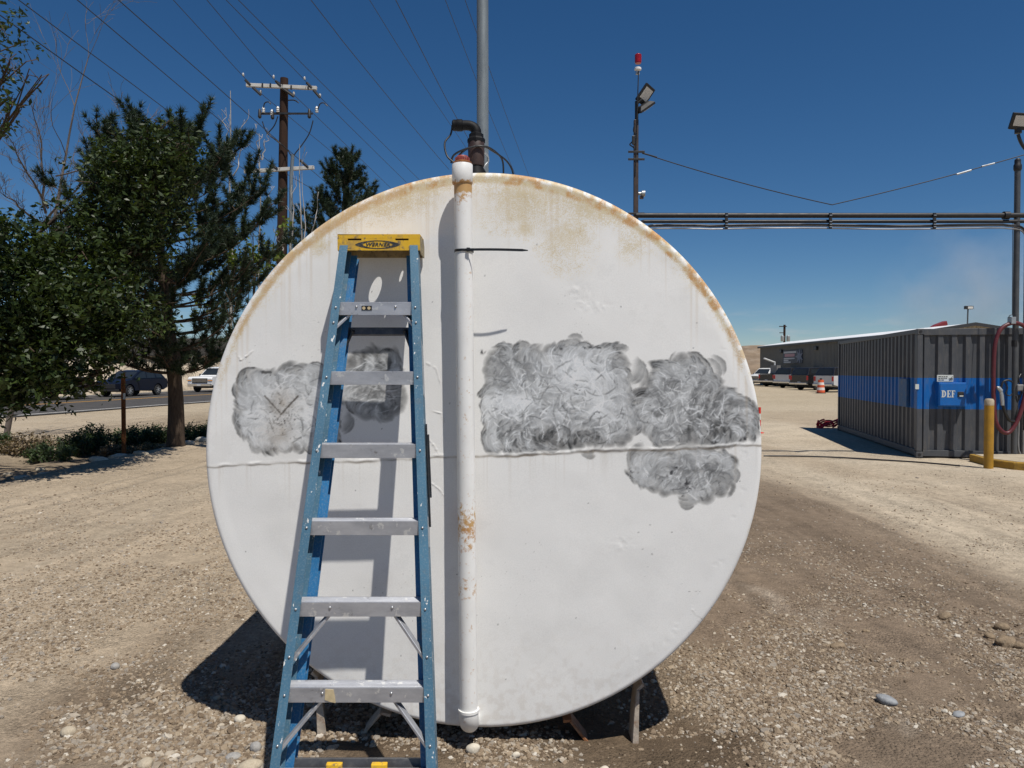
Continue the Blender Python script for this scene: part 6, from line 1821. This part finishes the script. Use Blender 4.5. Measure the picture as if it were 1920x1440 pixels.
def blob_points(blobs, dens, seed):
    """points gathered in small sprays through ellipsoids, thinner towards the middle"""
    g = np.random.default_rng(seed); out_ = []; tones = []
    for (c, r, k) in blobs:
        ns = int(dens * k * r[0] * r[2] * 6)
        d = unit(g.normal(0, 1, (ns, 3))); rad_ = (0.25 + 0.75 * g.random(ns) ** 0.55)[:, None]
        sc_ = np.array(c) + d * rad_ * np.array(r) * (0.85 + .3 * g.random((ns, 1)))
        for q in sc_:
            m_ = g.integers(7, 16)
            dirv = unit(g.normal(0, 1, (1, 3)) + np.array([[0, 0, -.4]]))[0]
            tt = g.random((m_, 1))
            pts = q + dirv * tt * .34 + g.normal(0, .055, (m_, 3))
            out_.append(pts); tones.append(np.clip(g.normal(.45, .18) + g.normal(0, .15, m_), 0, 1))
    return np.concatenate(out_), np.concatenate(tones)
def B_(px, py, Y, rx, rz, k=1.0, ry=None):
    c = P(px, py, Y); s_ = Y / FPX
    return ((c.x, c.y, c.z), (rx * s_, (ry if ry else (rx + rz) / 2 * s_ * 1.7), rz * s_), k)
def limbs(name, base, blobs, parent, r0, mt, seed, fork=0.35):
    g = random.Random(seed); q = MB()
    for (c, r, k) in blobs:
        c = Vector(c); b0 = Vector(base)
        st = b0 + Vector((0, 0, max(.5, (c.z - b0.z) * fork)))
        mid = st.lerp(c, .5) + Vector((g.uniform(-.2, .2), g.uniform(-.2, .2), g.uniform(0, .3)))
        rr = r0 * g.uniform(.3, .5)
        q.tube(spline([st, mid, c], 4), [rr * (1 - .8 * i / 8) for i in range(9)], 6, cap=False)
        for j in range(5):
            e = c + Vector((g.uniform(-1, 1) * r[0], g.uniform(-1, 1) * r[1], g.uniform(-.8, 1) * r[2])) * .9
            m2 = c.lerp(e, .5) + Vector((g.uniform(-.1, .1), g.uniform(-.1, .1), g.uniform(-.05, .15)))
            q.tube([mid.lerp(c, g.uniform(.3, 1)), m2, e], [rr * .35, rr * .2, .006], 5, cap=False)
    return q.build(name, mt, parent, smooth=60)
def leafy_tree(name, label, base, trunk_r, trunk_top, blobs, dens, size, leaf, seed, aspect=.42, barkm=bark, fork=.35):
    t = thing(name, label, 'tree', base)
    tt = Vector(trunk_top); b0 = Vector(base)
    MB().tube(spline([b0 - Vector((0, 0, .2)), b0.lerp(tt, .35) + Vector((.05, 0, 0)), b0.lerp(tt, .7) + Vector((-.06, .05, 0)), tt], 4), [trunk_r * (1.25 - .95 * i / 12) for i in range(13)], 10, cap=False).build('trunk', barkm, t, smooth=60)
    limbs('limbs', base, blobs, t, trunk_r, barkm, seed, fork)
    C, tn = blob_points(blobs, dens, seed)
    cr = leaves('crown', C, size, leaf, t, seed + 1, aspect=aspect, tone=tn)
    return t
b1 = Vector((-9.9, 12.4, -.15))
leafy_tree('leafy_tree', 'dense leafy tree filling the left edge with branches hanging low', b1, .17, (-9.3, 12.4, 4.4),
    [B_(20, 470, 12.2, 100, 70), B_(70, 560, 11.8, 110, 75, 1.2), B_(30, 640, 11.4, 90, 70, 1.2), B_(120, 640, 12.0, 90, 62), B_(60, 710, 11.4, 78, 42, 1.2), B_(160, 560, 12.2, 85, 65, 1.1), B_(180, 630, 12.5, 56, 52, .9), B_(195, 700, 12.5, 36, 26, .35), B_(150, 480, 12.6, 70, 50, .9),
     B_(10, 740, 11.2, 40, 30), B_(-60, 560, 11.6, 90, 120, .7), B_(235, 600, 12.8, 45, 50, .8), B_(165, 725, 12.4, 24, 14, .4)], 85, .115, ash_leaf, 11)
b2 = Vector((-11.2, 14.0, -.1))
leafy_tree('leafy_tree', 'smaller leafy tree mixing into the left side of the pine', b2, .12, (-8.6, 12.8, 4.2),
    [B_(265, 300, 13.6, 75, 50, .95), B_(220, 345, 13.4, 60, 50, .8), B_(310, 310, 13.8, 60, 50, .7), B_(215, 430, 13.4, 75, 55, .9), B_(290, 390, 13.6, 70, 55, .7), B_(150, 400, 13.2, 45, 45, .35), B_(270, 470, 13.6, 60, 50, .6), B_(240, 530, 13.4, 55, 45, .6), B_(285, 590, 13.7, 45, 35, .5), B_(300, 240, 13.6, 30, 22, .45), B_(345, 290, 13.8, 40, 35, .5)], 80, .11, ash_leaf, 23)
b3 = Vector((-8.8, 11.0, -.1))
leafy_tree('leafy_tree', 'thin leafy branch tops at the upper left corner', b3, .08, (-8.4, 10.8, 6.0),
    [B_(-5, 50, 9.9, 34, 60, .7), B_(18, 120, 9.7, 30, 30, .5), B_(5, 190, 9.8, 36, 34, .9), B_(40, 205, 9.7, 22, 16, .5), B_(-40, 120, 9.9, 40, 90, .5), B_(75, 150, 9.7, 8, 6, .8), B_(10, 245, 9.8, 30, 14, .4)], 42, .085, ash_leaf, 31, fork=.7)
# bare twiggy tree in front of the left sky
def grow(q, g, p, d, length, r, lev, maxlev, spread=.55, up=.12, tip=.004, kids=(2, 4)):
    n = 4; pts = [p]; rs = [r]
    for i in range(n):
        d = (d + Vector((g.gauss(0, .12), g.gauss(0, .12), g.gauss(0, .08) + up * .3))).normalized()
        p = p + d * (length / n); pts.append(p); rs.append(max(tip, r * (1 - .7 * (i + 1) / n)))
    q.tube(spline(pts, 2), [rs[0] + (rs[-1] - rs[0]) * i / (2 * n) for i in range(2 * n + 1)], 5 if lev < 2 else 4, cap=False)
    if lev >= maxlev: return
    for k in range(g.randint(*kids)):
        i = g.randint(1, n); nd = (d + Vector((g.gauss(0, spread), g.gauss(0, spread), g.gauss(0, spread * .5) + up))).normalized()
        grow(q, g, pts[i], nd, length * g.uniform(.5, .75), max(tip, rs[i] * .65), lev + 1, maxlev, spread, up, tip, kids)
def bare_tree(name, label, base, stems, mt, seed, maxlev=3, spread=.5, up=.15, tip=.004, kids=(2, 4), tw_len=(.10, .24), cap_len=9.0, per=(1, 3)):
    t = thing(name, label, 'tree', base); g = random.Random(seed)
    tr = MB(); tw = MB()
    for (a_, b2_, r) in stems:
        a_ = Vector(a_); b2_ = Vector(b2_); n = 8
        pts = [a_.lerp(b2_, i / n) + Vector((g.gauss(0, .05), g.gauss(0, .05), 0)) * (1 if 0 < i < n else 0) for i in range(n + 1)]
        pts = spline(pts, 2); n = len(pts) - 1
        tr.tube(pts, [max(tip * 1.3, r * (1 - .85 * i / n)) for i in range(n + 1)], 7, cap=False)
        d = (b2_ - a_).normalized()
        for i in range(4, n + 1, 2):
            for k in range(g.randint(*per)):
                nd = (d * .6 + Vector((g.gauss(0, spread), g.gauss(0, spread), abs(g.gauss(.2, .3))))).normalized()
                grow(tw, g, pts[i], nd, min(cap_len, (b2_ - a_).length) * g.uniform(*tw_len), max(tip, r * .35 * (1 - .7 * i / n)), 1, maxlev, spread, up, tip, kids)
    tr.build('trunk', mt, t, smooth=60); tw.build('twigs', mt, t, smooth=60)
    return t
bare_tree('bare_tree', 'leafless grey twiggy tree rising above the left trees', (P(8, 693, 19).x, 19, 0), [((P(8, 693, 19).x, 19, -.1), P(165, 110, 19), .075), (P(86, 400, 19), P(70, 180, 18), .035), (P(90, 390, 19), P(10, 250, 17), .035), (P(80, 420, 19), P(235, 250, 17.6), .03), (P(80, 420, 19), P(-10, 350, 17.2), .035), (P(105, 330, 19), P(285, 290, 17), .022)], bark_g, 5, 3, .5, .1, .0035)
# ---- pines
def pine(name, label, base, height, prof, seed, lean=(0, 0), trunk_r=.21, whorls=15, tuft_n=46, crown_from=.28, tuft_dens=1.0):
    """prof(h) -> branch length at relative height h"""
    t = thing(name, label, 'tree', base); g = random.Random(seed); ng2 = np.random.default_rng(seed)
    b0 = Vector(base)
    def axis_pt(h): return b0 + Vector((lean[0] * h + .08 * math.sin(h * 7), lean[1] * h + .06 * math.cos(h * 5), height * h))
    hs_ = [i / 16 for i in range(17)]
    rs = [trunk_r * (1.35 if h == 0 else 1.0 - .90 * h ** .9) + (.03 if .27 < h < .33 else 0) for h in hs_]
    tr = MB(); tr.tube([axis_pt(h) - (Vector((0, 0, .2)) if h == 0 else Vector()) for h in hs_], [max(.02, r) for r in rs], 12, cap=False)
    tr.build('trunk', bark, t, smooth=60)
    br = MB(); tc_ = []; td_ = []
    for w_ in range(whorls):
        h = crown_from + (1 - crown_from) * (w_ + g.uniform(-.2, .2)) / whorls
        h = min(.985, max(crown_from, h))
        nb = g.randint(4, 6)
        a0 = g.uniform(0, 6.28)
        for k in range(nb):
            a_ = a0 + k * 6.283 / nb + g.uniform(-.3, .3)
            ln_ = prof(h, a_) * g.uniform(.75, 1.12)
            rise = .10 + .38 * h
            p = axis_pt(h); d = Vector((math.cos(a_), math.sin(a_), rise - .25)).normalized()
            pts = [p]; n = 6
            for i in range(n):
                d = (d + Vector((g.gauss(0, .07), g.gauss(0, .07), .07 + .05 * i * h))).normalized()
                p = p + d * ln_ / n; pts.append(p)
            br.tube(pts, [max(.008, .045 * (1 - h * .6) * (1 - .85 * i / n)) for i in range(n + 1)], 5, cap=False)
            for i in range(2, n + 1):
                for s_ in range(g.randint(2, 3) if i < n else 3):
                    nd = (d + Vector((g.gauss(0, .65), g.gauss(0, .65), g.gauss(.25, .3)))).normalized()
                    ll = g.uniform(.18, .45) * (.6 + .5 * ln_ / 2)
                    e = pts[i] + nd * ll; m2 = pts[i] + nd * ll * .5 + Vector((0, 0, -.02))
                    e = e + Vector((0, 0, .10))
                    br.tube([pts[i], m2, e], [.012, .009, .006], 4, cap=False)
                    if h < .5 and g.random() < .5: continue
                    nt_ = max(2, int(ll / .07 * tuft_dens))
                    for j in range(nt_):
                        f = .3 + .7 * j / (nt_ - 1)
                        q = pts[i].lerp(m2, f * 2) if f < .5 else m2.lerp(e, f * 2 - 1)
                        tc_.append(q); td_.append((nd + Vector((0, 0, .35))).normalized())
    br.build('branches', bark, t, smooth=60)
    C = np.array([tuple(v) for v in tc_]); Dv = np.array([tuple(v) for v in td_]); n = len(C)
    nn_ = tuft_n
    C2 = np.repeat(C, nn_, 0); D2 = np.repeat(Dv, nn_, 0)
    dirs = unit(D2 * .75 + ng2.normal(0, .62, C2.shape)); ln2 = (.10 + .085 * ng2.random((len(C2), 1)))
    side = unit(np.cross(dirs, ng2.normal(0, 1, C2.shape))) * .0078
    st_ = C2 + ng2.normal(0, .012, C2.shape)
    V = np.stack([st_ - side, st_ + side, st_ + dirs * ln2], 1).reshape(-1, 3); F = np.arange(len(V)).reshape(-1, 3)
    o = np_mesh('crown', V, F, pine_leaf, t)
    add_tone(o, np.repeat(np.repeat(np.clip(ng2.normal(.4, .22, n), 0, 1), nn_) + ng2.normal(0, .1, len(C2)), 3))
    return t
pb = G(326, 842); pb.z = -.2
ph_ = P(300, 200, pb.y).z - .55
def prof1(h, a_):
    r = np.interp(h, [.28, .35, .5, .66, .8, .9, 1.0], [1.5, 2.0, 2.2, 2.2, 1.85, 1.25, .45])
    if math.cos(a_) > .2 and .45 < h < .9: r *= 1.18
    return r
pine('pine_tree', 'dark pine with bare lower trunk left of the tank', pb, ph_, prof1, 3, lean=(-.22, .0), trunk_r=.20, whorls=18, crown_from=.27)
pb2 = P(648, 640, 26); pb2.z = 0
ph2 = P(650, 292, 26).z
pine('pine_tree', 'far pine whose top shows just above the tank edge beside the utility pole', pb2, ph2, lambda h, a_: np.interp(h, [.25, .6, .8, .92, 1], [2.0, 1.75, 1.25, .7, .25]), 8, trunk_r=.2, whorls=15, tuft_n=40)
# ---- bleached dead poplar stems and live shoots by the utility pole
W_ = 22.0
bare_tree('dead_poplar', 'bleached dead poplar stems standing round the utility pole', (P(500, 600, W_).x, W_, 0),
   [((P(430, 690, W_).x, W_, 0), P(432, 170, W_), .07), (P(437, 330, W_), P(466, 205, W_), .02), (P(440, 300, W_), P(415, 205, W_), .018), ((P(488, 690, W_).x, W_, 0), P(486, 250, W_), .06), (P(490, 300, W_), P(478, 232, W_), .02), (P(492, 400, W_), P(508, 350, W_), .03), (P(492, 300, W_), P(503, 250, W_), .02),
    ((P(555, 690, W_).x, W_, 0), P(562, 270, W_), .05), ((P(575, 690, W_).x, W_, 0), P(566, 300, W_), .04), (P(545, 480, W_), P(555, 330, W_), .03), (P(580, 480, W_), P(597, 360, W_), .025), (P(530, 470, W_), P(515, 430, W_), .02)], bark_w, 15, 2, .35, .15, .006, (1, 2), (.08, .2), 3.0, (0, 1))
leafy_tree('poplar_shoots', 'light green poplar shoots between the pine and the tank edge', (P(470, 640, 20).x, 20, 0), .06, P(480, 500, 20),
   [B_(470, 490, 20, 42, 26, .8), B_(505, 480, 20, 24, 16, .9), B_(475, 440, 20, 26, 26, .35), B_(530, 420, 20, 16, 20, .35), B_(440, 520, 20, 30, 30, .7), B_(430, 470, 20, 25, 30, .3), B_(400, 580, 20, 30, 50, .25)], 30, .12, pop_leaf, 47, aspect=.75)
# ---- weeds along the road side of the strip
def bush(label, px, py, w_px, h_px, seed, leaf=weed_leaf, dens=1.0, name='weed_bush'):
    b0 = G(px, py); s_ = b0.y / FPX; w2, h2 = w_px * s_ / 2, h_px * s_
    b0.z = gh(b0.x, b0.y) - .02
    t = thing(name, label, 'bush', b0); g = np.random.default_rng(seed); q = MB(); C = []
    for i in range(int(85 * dens)):
        a_ = g.uniform(0, 6.28); rr = w2 * math.sqrt(g.random())
        p0 = b0 + Vector((rr * .6 * math.cos(a_), rr * .6 * math.sin(a_) * .7, 0)); top = b0 + Vector((rr * math.cos(a_), rr * math.sin(a_) * .7, h2 * g.uniform(.55, 1.05) * (1 - .35 * (rr / w2) ** 2)))
        q.tube([p0, p0.lerp(top, .5) + Vector((0, 0, .03)), top], [.008, .006, .003], 4, cap=False)
        m_ = 34; f = g.random((m_, 1)) ** .8
        C.append(np.array(p0) + (np.array(top) - np.array(p0)) * (.12 + .9 * f) + g.normal(0, .05, (m_, 3)))
    q.build('stems', bark_g, t); leaves('foliage', np.concatenate(C), .07, leaf, t, seed, droop=-.4, aspect=.5)
for i, (px, py, w, h, lab, lf, de) in enumerate((
    (55, 838, 100, 46, 'dry brownish weed clump at the far left below the leafy tree', dry_leaf, .6),
    (95, 842, 90, 40, 'low green and brown weed clump second from the left edge', weed_leaf, .6),
    (140, 830, 70, 48, 'green weed clump with dry stalks left of the metal post', weed_leaf, .8),
    (178, 826, 75, 52, 'bushy green weed between the dry clump and the metal post', weed_leaf, 1.0),
    (250, 816, 80, 40, 'green weed clump just right of the metal post', weed_leaf, 1.0),
    (290, 812, 80, 42, 'green weed clump between metal post and pine trunk', weed_leaf, 1.0),
    (365, 815, 70, 44, 'green weed clump right of the pine trunk', weed_leaf, 1.0),
    (400, 812, 60, 42, 'green weed clump touching the tank edge', weed_leaf, .8),
    (215, 832, 60, 22, 'low dry brush at the foot of the metal post', dry_leaf, .5),
    (275, 830, 70, 20, 'low dry brush in front of the green weeds by the pine', dry_leaf, .5),
    (0, 838, 40, 34, 'weed clump cut by the left edge', weed_leaf, .6))):
    bush(lab, px, py, w, h, 300 + i, lf, de)
rk = [(15, 862), (45, 868), (75, 858), (110, 872), (150, 862), (185, 868), (225, 855), (350, 838), (380, 832), (30, 885), (90, 880), (265, 858)]
rk.sort()
FS = ['at the left edge', 'second from the left edge', 'third from the left edge', 'fourth from the left edge', 'fifth from the left edge', 'sixth from the left edge', 'left of the post and lower', 'left of the metal post', 'beside the metal post', 'between post and pine', 'just right of the pine trunk', 'nearest the tank']
for i, (px, py) in enumerate(rk):
    p = G(px, py); a_ = rnd.uniform(.07, .16); p.z = gh(p.x, p.y) + a_ * .15
    o = link('field_stone', stone_mesh('stone', (a_ * 1.4, a_, a_ * .6), 500 + i, .4, 2), st_white if i % 3 else st_tan, smooth=60); o.location = p
    tag(o, 'pale field stone in the shaded strip, %s' % FS[i], 'stone', 'field stones in the planting strip')

# ================================================================ DUST PLUME over the yard at the right
m = bpy.data.materials.new('dust_plume'); m.use_nodes = True; nt = m.node_tree; nt.nodes.clear()
out = nt.nodes.new('ShaderNodeOutputMaterial'); pv = nt.nodes.new('ShaderNodeVolumePrincipled')
pv.inputs['Color'].default_value = (0.90, 0.95, 1.0, 1)
tc = nt.nodes.new('ShaderNodeTexCoord'); gr = nt.nodes.new('ShaderNodeVectorMath'); gr.operation = 'LENGTH'
nt.links.new(tc.outputs['Object'], gr.inputs[0])
fall = nt.nodes.new('ShaderNodeMapRange'); fall.inputs[1].default_value = .1; fall.inputs[2].default_value = 1.0; fall.inputs[3].default_value = 1; fall.inputs[4].default_value = 0
nt.links.new(gr.outputs['Value'], fall.inputs[0])
nz_ = nt.nodes.new('ShaderNodeTexNoise'); nz_.inputs['Scale'].default_value = 1.8; nz_.inputs['Detail'].default_value = 4
nt.links.new(tc.outputs['Object'], nz_.inputs['Vector'])
mr = nt.nodes.new('ShaderNodeMapRange'); mr.inputs[1].default_value = .42; mr.inputs[2].default_value = .7; mr.inputs[3].default_value = 0; mr.inputs[4].default_value = .085
nt.links.new(nz_.outputs['Fac'], mr.inputs[0])
mu = nt.nodes.new('ShaderNodeMath'); mu.operation = 'MULTIPLY'
nt.links.new(fall.outputs[0], mu.inputs[0]); nt.links.new(mr.outputs[0], mu.inputs[1]); nt.links.new(mu.outputs[0], pv.inputs['Density'])
nt.links.new(pv.outputs[0], out.inputs['Volume'])
dc = P(1850, 560, 150)
bm = bmesh.new(); bmesh.ops.create_icosphere(bm, subdivisions=3, radius=1.0)
me = bpy.data.meshes.new('dust_plume'); bm.to_mesh(me); bm.free()
du = link('dust_plume', me, m); du.location = dc; du.scale = (22, 20, 19)
tag(du, 'faint pale dust plume hanging in the sky above the container', 'dust', kind='stuff')
